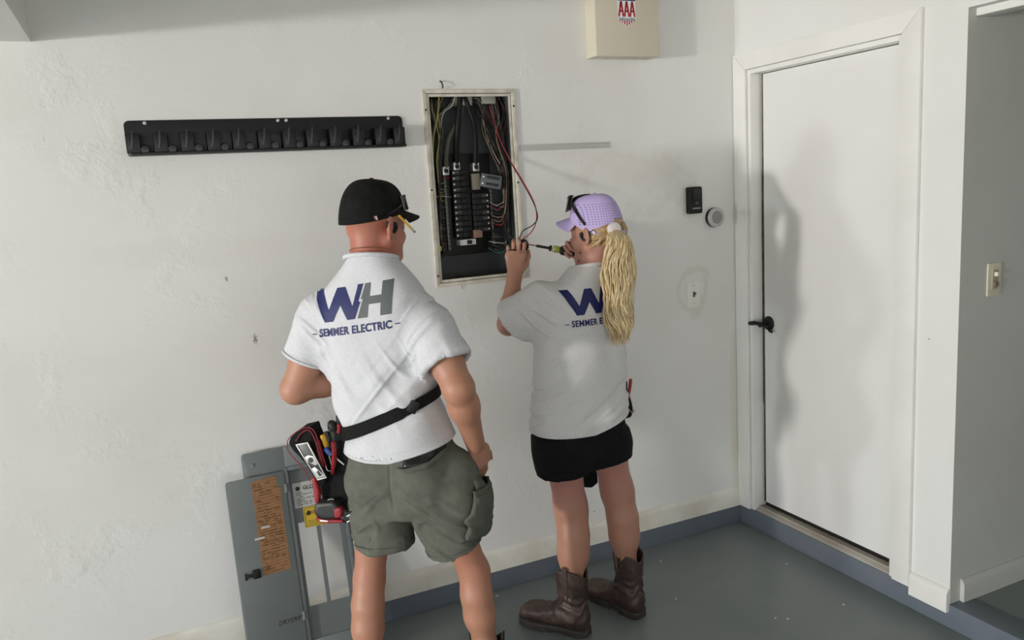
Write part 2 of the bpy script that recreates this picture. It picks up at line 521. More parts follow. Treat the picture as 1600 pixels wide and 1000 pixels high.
# interior chassis
YI = YBK-0.022
MB().box((1.078, YI, 1.418), (1.305, YBK, 1.815)).build('bus_plate', M_black, panel, bevel=0.003)
for k, (a, b) in enumerate((((1.06, 1.408), (1.10, 1.424)), ((1.265, 1.424), (1.312, 1.410)))):
    MB().prism([(a[0], a[1]), (b[0], b[1]), (b[0]-0.004, b[1]+0.012), (a[0]+0.004, a[1]+0.012)], (0, 0.006), (0, YI, 0)).build('mounting_ear', M_black, panel)
for bx, bz0, bz1 in ((1.098, 1.44, 1.735), (1.290, 1.44, 1.70)):
    nb = MB().box((bx, YI-0.016, bz0), (bx+0.011, YI, bz1)).build('neutral_bar', mat('bar_metal', (96, 96, 94), 0.4, 0.7), panel, bevel=0.001)
    for k in range(18):
        z = bz0+0.01+k*(bz1-bz0-0.02)/17
        MB().lathe([(0, 0), (0.0036, 0), (0.0036, 0.003), (0, 0.004)], (bx+0.0055, YI-0.016, z), (0, -1, 0), 8).build('bar_screw', mat('screw_head', (130, 130, 126), 0.35, 0.8), nb)
for px_, py_ in ((697, 267), (714, 260), (744, 261)):
    p = at(px_, py_, Y=YI-0.03)
    lg = MB().box((p.x-0.0135, YI-0.03, p.z-0.0165), (p.x+0.0135, YI, p.z+0.0165)).build('lug', M_silver, panel, bevel=0.002)
    MB().lathe([(0.0, 0), (0.009, 0), (0.009, 0.002), (0.006, 0.003), (0.005, -0.001), (0.0, -0.002)], (p.x, YI-0.0302, p.z), (0, -1, 0), 14).build('set_screw', M_dark, lg)

# branch breakers: one column of 12 on the left, one of 6 on the right
bm_mesh = MB().box((-0.036, -0.034, -0.0105), (0.036, 0.0, 0.0105)).box((-0.004, -0.040, -0.0085), (0.020, -0.034, 0.0085))
tg_mesh = MB().prism([(-0.006, -0.004), (0.006, -0.004), (0.004, 0.004), (-0.005, 0.004)], (0, 0.008))
ts_mesh = MB().lathe([(0, 0), (0.0042, 0), (0.0042, 0.0025), (0, 0.003)], (0, 0, 0), (0, -1, 0), 8)
def proto(mb, nm, m_, bev):
    o = mb.build(nm, m_, panel, bevel=bev)
    me = o.data
    bpy.data.objects.remove(o)
    return me
me_b = proto(bm_mesh, 'breaker', M_black, 0.0015)
me_t = proto(tg_mesh, 'breaker_toggle', M_dark, 0.0006)
me_s = proto(ts_mesh, 'terminal_screw', M_silver, 0)
me_l = proto(MB().box((-0.010, -0.0007, -0.0055), (0.010, 0.0, 0.0055)), 'breaker_label', mat('breaker_print', (84, 86, 86), 0.5, col2=(36, 38, 40), vscale=220), 0)
def link(me, nm, loc, parent, flip=False):
    o = bpy.data.objects.new(nm, me)
    COL.objects.link(o)
    o.parent = parent
    o.matrix_parent_inverse = world_of(parent).inverted()
    o.matrix_basis = Matrix.Translation(loc) @ (Matrix.Rotation(math.pi, 4, 'Y') if flip else Matrix.Identity(4))
    return o
def sub(me, nm, loc, parent):
    o = bpy.data.objects.new(nm, me)
    COL.objects.link(o)
    o.parent = parent
    o.matrix_basis = Matrix.Translation(loc)
    return o
for col_x, z_list, fl in ((1.162, [1.742-0.0222*k for k in range(12)], False), (1.240, [1.648-0.0222*k for k in range(7)], True)):
    for k, z in enumerate(z_list):
        b = link(me_b, 'breaker', (col_x, YI-0.002, z), panel, fl)
        sub(me_t, 'breaker_toggle', (0.006, -0.040, 0), b)
        sub(me_s, 'terminal_screw', (-0.029, -0.0345, 0), b)
        if k % 3 != 2:
            sub(me_l, 'breaker_label', (-0.013, -0.0342, 0.001), b)
wb = MB().box((1.138, YI-0.046, 1.458), (1.205, YI, 1.480)).build('white_breaker', mat('white_plastic', (206, 206, 202), 0.45), panel, bevel=0.002)
MB().box((1.166, YI-0.052, 1.461), (1.186, YI-0.046, 1.477)).build('breaker_toggle', M_black, wb, bevel=0.001)
MB().box((1.200, YI-0.044, 1.483), (1.236, YI, 1.514)).build('filler_plate', mat('brown_paper', (128, 102, 84), 0.7), panel, bevel=0.002)
# loose main breaker hanging at an angle
mbk = MB().box((-0.042, -0.03, -0.026), (0.042, 0.03, 0.026))
mo = mbk.build('loose_breaker', mat('breaker_grey', (84, 87, 92), 0.45), panel, bevel=0.003)
loose_mw = Matrix.Translation((1.283, YI-0.042, 1.700)) @ Matrix.Rotation(R(13), 4, 'Y') @ Matrix.Rotation(R(-14), 4, 'Z')
mo.matrix_basis = loose_mw
for z in (-0.013, 0.013):
    o = sub(MB().box((-0.02, -0.036, -0.005), (0.03, -0.03, 0.005)).build('breaker_toggle', M_dark, None, bevel=0.001).data, 'breaker_toggle', (0, 0, z), mo)
for o in [o for o in bpy.data.objects if o.name.startswith('breaker_toggle') and o.parent is None]:
    bpy.data.objects.remove(o)
for z in (-0.013, 0.013):
    sub(me_s, 'terminal_screw', (-0.033, -0.03, z), mo)
MB().box((1.208, YI-0.05, 1.672), (1.238, YI-0.02, 1.735)).build('breaker_end', mat('beige_plastic', (120, 114, 100), 0.55), panel, bevel=0.003)

# service cables
M_cab = mat('black_cable', (11, 11, 12), 0.55, spec=0.25)
M_cabg = mat('grey_cable', (84, 82, 74), 0.6, spec=0.25)
for m_, pts, r in ((M_cabg, [(724, 152, .05), (718, 185, .045), (703, 213, .05), (697, 243, .06), (697, 262, .062)], 0.010),
                   (M_cab, [(719, 150, .03), (716, 190, .03), (713, 225, .045), (713, 255, .062)], 0.0115),
                   (M_cab, [(725, 150, .035), (738, 185, .03), (743, 215, .045), (743, 257, .062)], 0.010)):
    MB().tube(spline([at(a, b, Y=YA+d) for a, b, d in pts], 20), r, 12).build('service_cable', m_, panel, smooth=True)
# clear bushings at the top
M_bush = mat('bushing_plastic', (150, 148, 138), 0.4)
for a, b in (((1.160, 1.995), (1.225, 2.030)), ((1.27, 2.0), (1.325, 2.030))):
    MB().box((a[0], YA+0.03, a[1]), (b[0], YA+0.09, b[1])).build('cable_bushing', M_bush, panel, bevel=0.004)

WC = {k: mat('wire_'+k, c, 0.45) for k, c in dict(red=(150, 36, 48), black=(12, 12, 13), white=(160, 156, 146), green=(52, 108, 92), tan=(112, 92, 72), yellow=(150, 140, 70), pink=(176, 80, 92), grey=(110, 110, 106)).items()}
rnd = random.Random(3)
def wire(c, pts, r=0.0019, n=22):
    P = [at(a, b, Y=YA+d) if not isinstance(a, Vector) else a for a, b, d in pts]
    return MB().tube(spline(P, n), r, 6).build('wire', WC[c], panel, smooth=True)
J = lambda s=2.0: rnd.uniform(-s, s)
# bundle down the right side, breaking out to the right-hand breakers
for k in range(26):
    c = ('black' if k > 11 and rnd.random() < .75 else rnd.choice(['black', 'black', 'red', 'white', 'green', 'tan', 'pink', 'red', 'black']))
    x0 = rnd.choice([rnd.uniform(735, 750), rnd.uniform(762, 786)])
    ye = 318+k*2.9
    d = rnd.uniform(.02, .075)
    wire(c, [(x0, 149+J(), .06), (x0+10+J(4), 175+J(6), d), (779+J(8), 215+J(6), d), (789+J(4), 262+J(6), d), (792+J(3), 300+J(5), d), (790+J(4), ye-6, d), (778+J(3), ye+2+J(), d+.01), (763, ye-4+J(), .075)])
# left side bundle to the neutral bar
for k in range(24):
    c = rnd.choice(['black', 'black', 'white', 'tan', 'grey', 'black', 'yellow'])
    x0 = rnd.uniform(672, 694)
    ye = 276+k*4.8
    d = rnd.uniform(.03, .085)
    lx = 672+(ye-140)*.05
    wire(c, [(x0, 148+J(), .06), (x0-4+J(3), 170+J(5), d), (lx+6+J(3), 210+J(5), d), (lx+4+J(3), 250, d), (lx+5+J(2), ye-14, d), (lx+9+J(1), ye+J(), d+.005), (695+(ye-270)*.03, ye-1+J(), .072)])
# fan of wires from the entry across the back
for k in range(12):
    c = rnd.choice(['white', 'black', 'tan', 'black', 'pink', 'black'])
    wire(c, [(722+J(6), 152+J(), .05), (740+k*1.5, 156+J(3), .05), (758+J(5), 175+k*3, .05), (772+J(4), 215+k*3, .055), (784+J(3), 255+k*2, .05), (790+J(3), 300+k*3, .05)], 0.0017)
for k in range(6):
    wire(rnd.choice(['white', 'black', 'black']), [(715+J(4), 152+J(), .05), (700+J(3), 166+J(3), .05), (688+J(3), 178+J(4), .045), (678+J(2), 205+J(6), .05), (675+J(2), 240+J(5), .06)], 0.002)
wire('red', [(677, 283, .06), (690, 279, .06), (708, 276, .068)], 0.0022, 10)
wire('white', [(676, 307, .05), (692, 307, .045), (707, 308, .068)], 0.0022, 10)
wire('white', [(763, 315, .07), (778, 322, .05), (789, 322, .045), (793, 310, .05)], 0.0022, 12)
wire('yellow', [(686, 150, .03), (683, 185, .03), (677, 215, .03), (676, 260, .04)], 0.004)
wire('white', [(712, 148, .03), (706, 165, .025), (693, 177, .03), (688, 200, .05)], 0.0026)
wire('black', [(685, 446, .01), (700, 436, .02), (722, 431, .03), (745, 434, .03), (766, 436, .03), (790, 432, .02)], 0.002)
wire('tan', [(704, 428, .03), (712, 437, .01), (722, 446, -.004), (722, 452, -.006)], 0.0012)
MB().lathe([(0.0, 0), (0.0065, 0.0), (0.008, 0.004), (0.006, 0.018), (0.0, 0.021)], at(687, 392, Y=YA+.03), (0.1, -.2, 1), 12).build('wire_nut', mat('yellow_nut', (206, 204, 40), 0.45), panel, smooth=True)
MB().tube(spline([(1.092, YA-.008, 2.055), (1.09, YA-.018, 2.058), (1.0885, YA-.02, 2.067), (1.087, YA-.012, 2.078), (1.086, YA-.002, 2.08)], 10), 0.0028, 8).build('latch_hook', M_black, panel, smooth=True)

# ---------------------------------------------------------------- black rack of tool cradles
rx0, rx1, rz0, rz1 = -0.008, 0.926, 1.843, 1.957
rack = empty('tool_holder_rack', ((rx0+rx1)/2, YA, rz0), 'long black wall rack with a row of empty tool cradles', 'wall rack')
M_rack = mat('rack_plastic', (15, 17, 20), 0.42, spec=0.4)
RD = 0.055
MB().prism(rrect(rx1-rx0, rz1-rz0, 0.016, 4, (rx0+rx1)/2, (rz0+rz1)/2), (0, 0.006), (0, YA-0.0005, 0)).build('back_plate', M_rack, rack, bevel=0.0015)
MB().prism(rrect(rx1-rx0-0.006, RD, 0.012, 3, (rx0+rx1)/2, RD/2), (0, 0.010), (0, YA, rz0), (1, 0, 0), (0, -1, 0), (0, 0, 1)).build('tray', M_rack, rack, bevel=0.003)
M_clip = mat('clip_plastic', (48, 51, 56), 0.35)
me_c = me_p = None
cr_x = [at(v, 226, Y=YA-RD).x for v in (208, 251.5, 293.5, 335, 375, 415, 453.5, 490, 526, 562, 597, 626)]
for k, x in enumerate(cr_x):
    c = MB().box((-0.021, -RD+0.002, 0.009), (0.021, -0.005, 0.070))
    if k == 0:
        me_c = proto_c = c.build('cradle', M_rack, None, bevel=0.003)
        me_c = proto_c.data
        bpy.data.objects.remove(proto_c)
        q = MB().prism([(-0.010, 0.022), (-0.004, 0.020), (0.002, 0.050), (0.004, 0.076), (-0.001, 0.078), (-0.005, 0.05)], (0, 0.004), (0, -RD+0.002, 0))
        q.prism([(-0.014, 0.022), (-0.010, 0.020), (-0.010, 0.045), (-0.013, 0.046)], (0, 0.004), (0, -RD+0.002, 0))
        q = q.build('clip', M_clip, None, bevel=0.001)
        me_q = q.data
        bpy.data.objects.remove(q)
        g = MB().lathe([(0, 0), (0.0135, 0), (0.0145, 0.006), (0.012, 0.016), (0, 0.017)], (0.033, -RD+0.018, 0.018), (0.0, -1, 0.0), 16).build('peg', mat('peg_plastic', (34, 35, 38), 0.35), None, smooth=True)
        me_g = g.data
        bpy.data.objects.remove(g)
    ob = link(me_c, 'cradle', (min(x, rx1-0.019), YA, rz0), rack)
    sub(me_q, 'clip', (0, 0, 0), ob)
    if k < 11:
        sub(me_g, 'peg', (0, 0, 0), ob)
for sx in (0.055, 0.478, 0.506, 0.873):
    MB().lathe([(0, 0), (0.0062, 0), (0.0056, 0.002), (0.003, 0.0026), (0.0026, 0.001), (0, 0.001)], (sx, YA-0.0065, rz1-0.008), (0, -1, 0), 14).build('screw', M_silver, rack, smooth=True)

# ---------------------------------------------------------------- metal strip beside the panel
st = empty('metal_strip', (1.6, YA, 1.815), 'thin aluminium channel strip screwed to the wall beside the breaker panel', 'metal strip')
M_strip = mat('dull_aluminium', (190, 190, 188), 0.45, 0.1)
MB().box((1.402, YA-0.004, 1.812), (1.816, YA, 1.835)).build('web', M_strip, st)
MB().box((1.402, YA-0.012, 1.812), (1.816, YA-0.0041, 1.8155)).build('flange', M_strip, st, bevel=0.0007)
MB().box((1.402, YA-0.012, 1.831), (1.816, YA-0.0041, 1.835)).build('flange', M_strip, st, bevel=0.0007)

# ---------------------------------------------------------------- cream metal box with badge
bx = empty('control_box', (1.875, YA, 2.168), 'cream metal wall box with red white and blue badge', 'utility box')
M_cbox = mat('cream_enamel', (205, 197, 178), 0.45, var=0.04, vscale=4)
BX0, BX1, BZ0, BZ1, BD = 1.726, 2.026, 2.168, 2.60, 0.076
MB().box((BX0, YA-BD, BZ0), (BX1, YA, BZ1)).build('case', M_cbox, bx, bevel=0.0025)
MB().box((BX0-0.0012, YA-BD-0.006, BZ0-0.001), (BX1+0.0012, YA-BD+0.012, BZ1)).build('lid', M_cbox, bx, bevel=0.002)
for xx in (1.80, 1.94, 1.985):
    MB().lathe([(0, 0), (0.006, 0), (0.005, 0.002), (0, 0.0025)], (xx, YA-0.03, BZ0-0.0005), (0, 0, -1), 10).build('bottom_screw', M_silver, bx)
FY = YA-BD-0.0062
bc = at(979, 14, Y=FY)
def flat(name, polys, m_, y, parent):
    mb = MB()
    for pts in polys:
        mb.prism(pts, (0, 0.0004), (bc.x, y, bc.z))
    return mb.build(name, m_, parent)
S = 0.042
badge = flat('badge', [[(-S, .075), (S, .075), (S, -.037), (S*.86, -.047), (0.0, -.068), (-S*.86, -.047), (-S, -.037)]], mat('badge_white', (232, 232, 230), 0.4), FY, bx)
flat('badge_stripes', [[(x-.0028, -.044), (x+.0028, -.044), (x+.0028, -.0655+abs(x)*.52), (x-.0028, -.0655+abs(x)*.52)] for x in (-.033, -.022, -.011, 0, .011, .022, .033)], mat('badge_red', (168, 24, 48), 0.4), FY-0.0004, badge)
flat('badge_top', [[(-S, .075), (S, .075), (S, .031), (-S, .031)]], mat('badge_blue', (30, 44, 92), 0.4), FY-0.0004, badge)
stars = []
for xx, zz in ((-.03, .04), (-.01, .046), (.01, .04), (.03, .046), (-.03, .06), (.0, .062), (.03, .06)):
    stars.append([(xx+(.006 if i % 2 == 0 else .0026)*math.sin(i*math.pi/5), zz+(.006 if i % 2 == 0 else .0026)*math.cos(i*math.pi/5)) for i in range(10)])
flat('badge_stars', stars, MATS['badge_white'], FY-0.0008, badge)
mb = MB()
for i, dx in enumerate((-.0265, 0, .0265)):     # three tall red capitals
    for pts in ([(-.0145, -.030), (-.0065, -.030), (.0035, .029), (-.0045, .029)], [(.0145, -.030), (.0065, -.030), (-.0035, .029), (.0045, .029)], [(-.006, -.012), (.006, -.012), (.006, -.005), (-.006, -.005)]):
        mb.prism([(a+dx, b) for a, b in pts], (0, 0.0004), (bc.x, FY-0.0004, bc.z))
mb.build('badge_lettering', MATS['badge_red'], badge)
flat('badge_ribbon', [[(-.038, -.044), (-.012, -.044), (-.012, -.034), (-.038, -.034)], [(-.010, -.046), (.010, -.046), (.010, -.036), (-.010, -.036)], [(.012, -.044), (.038, -.044), (.038, -.034), (.012, -.034)]], mat('badge_grey', (150, 156, 166), 0.5), FY-0.0008, badge)

# ---------------------------------------------------------------- small wall devices
gd = empty('door_opener_button', (2.239, YA, 1.51), 'black garage door opener button on the panel wall', 'wall button')
MB().prism(rrect(0.074, 0.118, 0.008, 3), (0, 0.022), (2.239, YA, 1.569)).build('housing', M_black, gd, bevel=0.003)
MB().prism(rrect(0.046, 0.044, 0.004, 3), (0, 0.005), (2.245, YA-0.022, 1.596)).build('push_bar', M_dark, gd, bevel=0.0015)
MB().prism(rrect(0.016, 0.010, 0.002, 2), (0, 0.002), (2.245, YA-0.022, 1.556)).build('small_button', mat('button_grey', (70, 70, 72), 0.5), gd)
mb = MB().box((2.222, YA-0.0228, 1.531), (2.266, YA-0.022, 1.536))
mb.build('print_line', mat('print_grey', (150, 150, 152), 0.5), gd)
pk = empty('puck_light', (2.357, YA, 1.484), 'round silver battery puck light with black back', 'puck light')
MB().lathe([(0, 0), (0.043, 0), (0.044, 0.004), (0.044, 0.014), (0, 0.015)], (2.35, YA, 1.486), (0, -1, 0), 32).build('back', M_black, pk, smooth=True)
MB().lathe([(0, 0.014), (0.041, 0.014), (0.044, 0.018), (0.042, 0.026), (0.034, 0.030), (0.029, 0.029), (0, 0.028)], (2.35, YA, 1.486), (0, -1, 0), 32).build('ring', mat('satin_silver', (186, 184, 180), 0.4, 0.3), pk, smooth=True)
MB().lathe([(0, 0.029), (0.028, 0.029), (0.026, 0.032), (0.012, 0.034), (0, 0.0345)], (2.35, YA, 1.486), (0, -1, 0), 24).build('lens', mat('puck_lens', (140, 138, 138), 0.3), pk, smooth=True)
def switch(name, label, c, ex, ez, m_, extra):
    s = empty(name, c, label, 'light switch')
    c = Vector(c)
    pl = MB().prism(rrect(0.070, 0.115, 0.004, 3), (0, 0.006), c, ex, (0, 0, 1), ez).build('face_plate', m_, s, bevel=0.002)
    if extra == 'toggle':
        MB().prism(rrect(0.011, 0.025, 0.001, 2), (0, 0.0065), c, ex, (0, 0, 1), ez).build('toggle_slot', mat('slot_shadow', (96, 92, 84), 0.6), pl)
        MB().prism([(-.004, -.002), (.004, -.002), (.004, .010), (-.004, .010)], (0.0, 0.018), c, ex, (0, 0, 1), ez).build('toggle', mat('toggle_dark', (92, 86, 76), 0.5), s, bevel=0.001)
    else:
        q = MB().prism(rrect(0.030, 0.068, 0.002, 2), (0, 0.008), c, ex, (0, 0, 1), ez).build('switch_yoke', mat('ivory_dark', (170, 162, 142), 0.5), s, bevel=0.001)
        MB().prism([(-.006, .012), (.006, .012), (.005, .026), (-.005, .026)], (0.008, 0.020), c, ex, (0, 0, 1), ez).build('toggle', mat('ivory_light', (222, 216, 200), 0.4), s, bevel=0.001)
        o = c + Vector(ez)*0.008 + Vector((0, 0, -.016))
        MB().lathe([(0, 0), (0.011, 0), (0.010, 0.008), (0.003, 0.009), (0, 0.009)], o, ez, 16).build('dial', mat('dial_brown', (120, 108, 86), 0.5), s, smooth=True)
    for zz in (-.042, .042):
        MB().lathe([(0, 0), (0.003, 0), (0.002, 0.0012), (0, 0.0014)], c+Vector(ez)*0.006+Vector((0, 0, zz)), ez, 8).build('plate_screw', mat('plate_screw', (160, 156, 146), 0.4), pl)
switch('light_switch', 'white toggle switch plate on the panel wall below the opener button', (2.231, YA, 1.148), (1, 0, 0), (0, -1, 0), mat('plate_white', (226, 224, 218), 0.4), 'toggle')
switch('light_switch', 'ivory switch plate with toggle and dial on the shaded grey wall', (2.658, YC-0.001, 1.260), (1, 0, 0), (0, -1, 0), mat('plate_ivory', (206, 198, 176), 0.4), 'dial')

# ---------------------------------------------------------------- panel cover leaning on the wall
TH = math.atan2(0.19, 0.80)
CO = Vector((0.225, 2.716, 0.0))
CX, CY, CZ = Vector((1, 0, 0)), Vector((0, math.sin(TH), math.cos(TH))), Vector((0, -math.cos(TH), math.sin(TH)))
M_cover = mat('cover_grey', (121, 128, 128), 0.42, col2=(112, 119, 119), vscale=5, bump=0.03)
M_coverd = mat('cover_inner_grey', (106, 112, 113), 0.45, var=0.06, vscale=7)
cov = empty('panel_cover', CO+CX*0.19, 'grey steel breaker panel cover with open door leaning against the wall', 'panel cover')
def cprism(pts, n, ox=0.0, ex=CX, ez=CZ, o=None):
    return MB().prism(pts, n, o if o is not None else CO+CX*ox, ex, CY, ez)
CW, CH = 0.395, 0.815
du0, du1, dv0, dv1 = 0.145, 0.335, 0.12, 0.735        # door opening in the trim
tr = MB()
for pts in ([(0, 0), (du0, 0), (du0, CH), (0.012, CH), (0.003, CH-0.003), (0, CH-0.012)], [(du1, 0), (CW, 0), (CW, CH-.012), (CW-.003, CH-.003), (CW-.012, CH), (du1, CH)], [(du0, dv1), (du1, dv1), (du1, CH), (du0, CH)], [(du0, 0), (du1, 0), (du1, dv0), (du0, dv0)]):
    tr.prism(pts, (0.0, 0.012), CO, CX, CY, CZ)
tr.build('trim_plate', M_cover, cov, bevel=0.0015)
rim = MB()
for a, b, c, d in ((du0-.008, dv0, du0+.006, dv1+.008), (du1-.006, dv0, du1+.008, dv1+.008), (du0+.006, dv1-.006, du1-.006, dv1+.008)):
    rim.prism([(a, b), (c, b), (c, d), (a, d)], (0.0125, 0.021), CO, CX, CY, CZ)
rim.build('door_rim', M_coverd, cov, bevel=0.002)
# dead front inside the opening, with its two knock-out slots
wv0, wv1, sm0, sm1 = 0.235, 0.535, 0.226, 0.240
df = MB()
for a, b, c, d in ((du0, wv1, du1, dv1), (du0, dv0, du1, wv0), (du0, wv0, du0+.018, wv1), (du1-.026, wv0, du1, wv1), (sm0, wv0, sm1, wv1)):
    df.prism([(a, b), (c, b), (c, d), (a, d)], (0.001, 0.005), CO, CX, CY, CZ)
df.build('dead_front', M_coverd, cov)
MB().prism([(du1+.010, 0.02), (du1+.016, 0.02), (du1+.016, 0.60), (du1+.010, 0.60)], (0.0125, 0.020), CO, CX, CY, CZ).build('side_flange', mat('bare_edge', (176, 178, 178), 0.35, 0.5), cov)
MB().lathe([(0, 0), (0.007, 0), (0.006, 0.003), (0, 0.004)], CO+CX*.035+CY*(CH-.045)+CZ*.012, CZ, 12).build('corner_screw', M_cover, cov)
# labels
def print_mat(name, paper, ink, sx, sy, lo=0.45):
    m = bpy.data.materials.new(name); m.use_nodes = True
    nt = m.node_tree; p = nt.nodes['Principled BSDF']; p.inputs['Roughness'].default_value = 0.7
    tc = nt.nodes.new('ShaderNodeTexCoord'); mp = nt.nodes.new('ShaderNodeMapping')
    mp.inputs['Scale'].default_value = (sx, sx, sy)
    n = nt.nodes.new('ShaderNodeTexNoise'); n.inputs['Scale'].default_value = 1.0; n.inputs['Detail'].default_value = 3
    wv = nt.nodes.new('ShaderNodeTexWave'); wv.bands_direction = 'Z'; wv.inputs['Scale'].default_value = sy/14.0
    r = nt.nodes.new('ShaderNodeMapRange'); r.inputs[1].default_value = lo; r.inputs[2].default_value = lo+0.12
    mu = nt.nodes.new('ShaderNodeMath'); mu.operation = 'MULTIPLY'
    mx = nt.nodes.new('ShaderNodeMix'); mx.data_type = 'RGBA'; mx.inputs[6].default_value = srgb(paper); mx.inputs[7].default_value = srgb(ink)
    L = nt.links.new
    L(tc.outputs['Object'], mp.inputs[0]); L(mp.outputs[0], n.inputs['Vector']); L(tc.outputs['Object'], wv.inputs['Vector'])
    L(n.outputs['Fac'], r.inputs[0]); L(r.outputs[0], mu.inputs[0]); L(wv.outputs['Fac'], mu.inputs[1]); L(mu.outputs[0], mx.inputs[0]); L(mx.outputs[2], p.inputs['Base Color'])
    return m
M_ink = mat('print_ink', (40, 38, 36), 0.7)
def rect(a, b, c, d): return [(a, b), (c, b), (c, d), (a, d)]
wl = MB().prism([(.160, .588), (.332, .590), (.332, .680), (.160, .678)], (0.0051, 0.0056), CO, CX, CY, CZ).build('white_label', mat('label_paper', (190, 190, 186), 0.6), cov)
tx = MB()
text_on(tx, 'GLOBAL', 0.019, CO+CX*.232+CY*.656+CZ*.0057, CX, CY, bold=0.0004)
tx.lathe([(0, 0), (0.008, 0), (0.008, 0.0003), (0, 0.0003)], CO+CX*.178+CY*.657+CZ*.0057, CZ, 16)
rl = random.Random(5)
for k in range(7):
    u = .170
    while u < .322:
        l = rl.uniform(.008, .03)
        if rl.random() < .8:
            v = .640-k*.0072
            tx.prism(rect(u, v, min(u+l, .326), v+.0022), (0.0057, 0.0059), CO, CX, CY, CZ)
        u += l+.004
tag(tx.build('label_print', M_ink, wl), kind='stuff')
yl = MB().prism(rect(.186, .512, .300, .586), (0.0051, 0.0057), CO, CX, CY, CZ).build('yellow_label', mat('label_yellow', (206, 176, 52), 0.55), cov)
tx = MB()
for r_ in (rect(.191, .516, .295, .5175), rect(.191, .5805, .295, .582), rect(.191, .516, .1925, .582), rect(.2935, .516, .295, .582)):
    tx.prism(r_, (0.0058, 0.006), CO, CX, CY, CZ)
for k in range(3):
    tx.prism(rect(.198, .534-k*.006, .288-k*.012, .5355-k*.006), (0.0058, 0.006), CO, CX, CY, CZ)
tx.prism([(.197, .556), (.211, .556), (.212, .566), (.208, .574), (.200, .570), (.196, .562)], (0.0058, 0.006), CO, CX, CY, CZ)
tag(tx.build('label_print', M_ink, yl), kind='stuff')
tx = MB()
text_on(tx, 'ATTENTION', 0.0155, CO+CX*.2535+CY*.564+CZ*.0058, CX, CY, bold=0.0003)
tx.build('label_heading', mat('ink_red', (150, 60, 30), 0.6), yl)
# the door, swung wide open to the left
da = R(8)
DXv = Vector((-math.cos(da), 0, 0)) + CZ*math.sin(da)
DZv = DXv.cross(CY); DZv = DZv if DZv.dot(CZ) > 0 else -DZv
DO = CO + CX*(du0-.010) + CZ*0.014
DW = 0.205
dr = MB().prism([(0, .10), (DW-.01, .10), (DW-.003, .103), (DW, .11), (DW, .722), (DW-.003, .729), (DW-.01, .732), (0, .732)], (0.0, 0.010), DO, DXv, CY, DZv).build('cover_door', M_cover, cov, bevel=0.002)
bl = MB().prism([(.022, .388), (.118, .388), (.118, .716), (.050, .722), (.030, .722), (.030, .690), (.018, .672), (.022, .640)], (0.0101, 0.0106), DO, DXv, CY, DZv).build('brown_label', print_mat('brown_print', (164, 122, 82), (112, 78, 50), 60, 420), dr)
tx = MB()
for k in range(30):
    v = .700-k*.0092
    u = .030
    while u < .110:
        l = rl.uniform(.006, .03)
        if rl.random() < .6 and not (k in (8, 9, 17, 24)):
            tx.prism(rect(u, v, min(u+l, .113), v+.003), (0.0107, 0.0109), DO, DXv, CY, DZv)
        u += l+.005
tx.prism([(.100, .398), (.104, .413), (.099, .411), (.101, .426), (.095, .409), (.100, .411)], (0.0107, 0.0109), DO, DXv, CY, DZv)
tag(tx.build('label_print', mat('ink_brown', (96, 66, 42), 0.7), bl), kind='stuff')
for u, v, l in ((.075, .548, .030), (.098, .514, .034)):
    MB().prism(rect(u, v, u+l, v+.007), (0.0108, 0.0112), DO, DXv, CY, DZv).build('tape_strip', mat('tape_white', (206, 206, 202), 0.5), dr)
la = MB().prism(rrect(.026, .030, .003, 2, .142, .402), (0.010, 0.024), DO, DXv, CY, DZv).build('latch', M_black, dr, bevel=0.002)
MB().prism(rrect(.020, .010, .002, 2, .166, .400), (0.010, 0.018), DO, DXv, CY, DZv).prism(rrect(.008, .024, .002, 2, .178, .400), (0.010, 0.016), DO, DXv, CY, DZv).build('latch_tongue', M_dark, la, bevel=0.001)
for v in (.655, .20):
    MB().prism(rect(-.004, v, .005, v+.03), (0.006, 0.0125), DO, DXv, CY, DZv).build('hinge', mat('hinge_metal', (160, 162, 160), 0.4, 0.5), cov, bevel=0.001)
hw = MB()
text_on(hw, 'DRYERS', 0.022, DO+DXv*.052+CY*.212+DZv*.0101, -DXv, CY+DXv*-.12)
hw.tube([DO+DXv*.020+CY*.214+DZv*.011, DO+DXv*.006+CY*.218+DZv*.011], 0.0008, 5)
hw.tube([DO+DXv*.011+CY*.222+DZv*.011, DO+DXv*.006+CY*.218+DZv*.011, DO+DXv*.010+CY*.212+DZv*.011], 0.0008, 5)
hw.build('handwriting', M_ink, dr)

# ---------------------------------------------------------------- paint chips on the floor
M_chip = mat('paint_chip', (205, 205, 200), 0.6)
rc = random.Random(11)
for k, (px_, py_, nm) in enumerate(((1229, 881, 'by the door curb'), (1212, 966, 'nearest the frame bottom'), (1231, 967, 'beside its twin at the frame bottom'), (1032, 877, 'behind the right-hand boot'), (777, 931, 'beside the left boot toe'), (1056, 936, 'to the right of the boot heel'), (1318, 945, 'nearest the white baseboard corner'))):
    p = at(px_, py_, Z=0.0)
    pts = [(rc.uniform(.7, 1.1)*.0065*math.cos(a*1.05), rc.uniform(.4, .9)*.0055*math.sin(a*1.05)) for a in range(6)]
    o = MB().prism(pts, (0.0, 0.0015), (p.x, p.y, 0.0001), (1, 0, 0), (0, 1, 0), (0, 0, 1)).build('paint_chip', M_chip)
    tag(o, 'tiny white paint chip on the grey floor ' + nm, 'paint chip', 'paint chips on the floor')

# ---------------------------------------------------------------- organic modelling: smooth-blended volumes -> one surface
from mathutils.bvhtree import BVHTree
F4 = np.float32
def V3(p): return np.array([p[0], p[1], p[2]], dtype=np.float64)
def unit(v):
    v = V3(v)
    return v/np.linalg.norm(v)

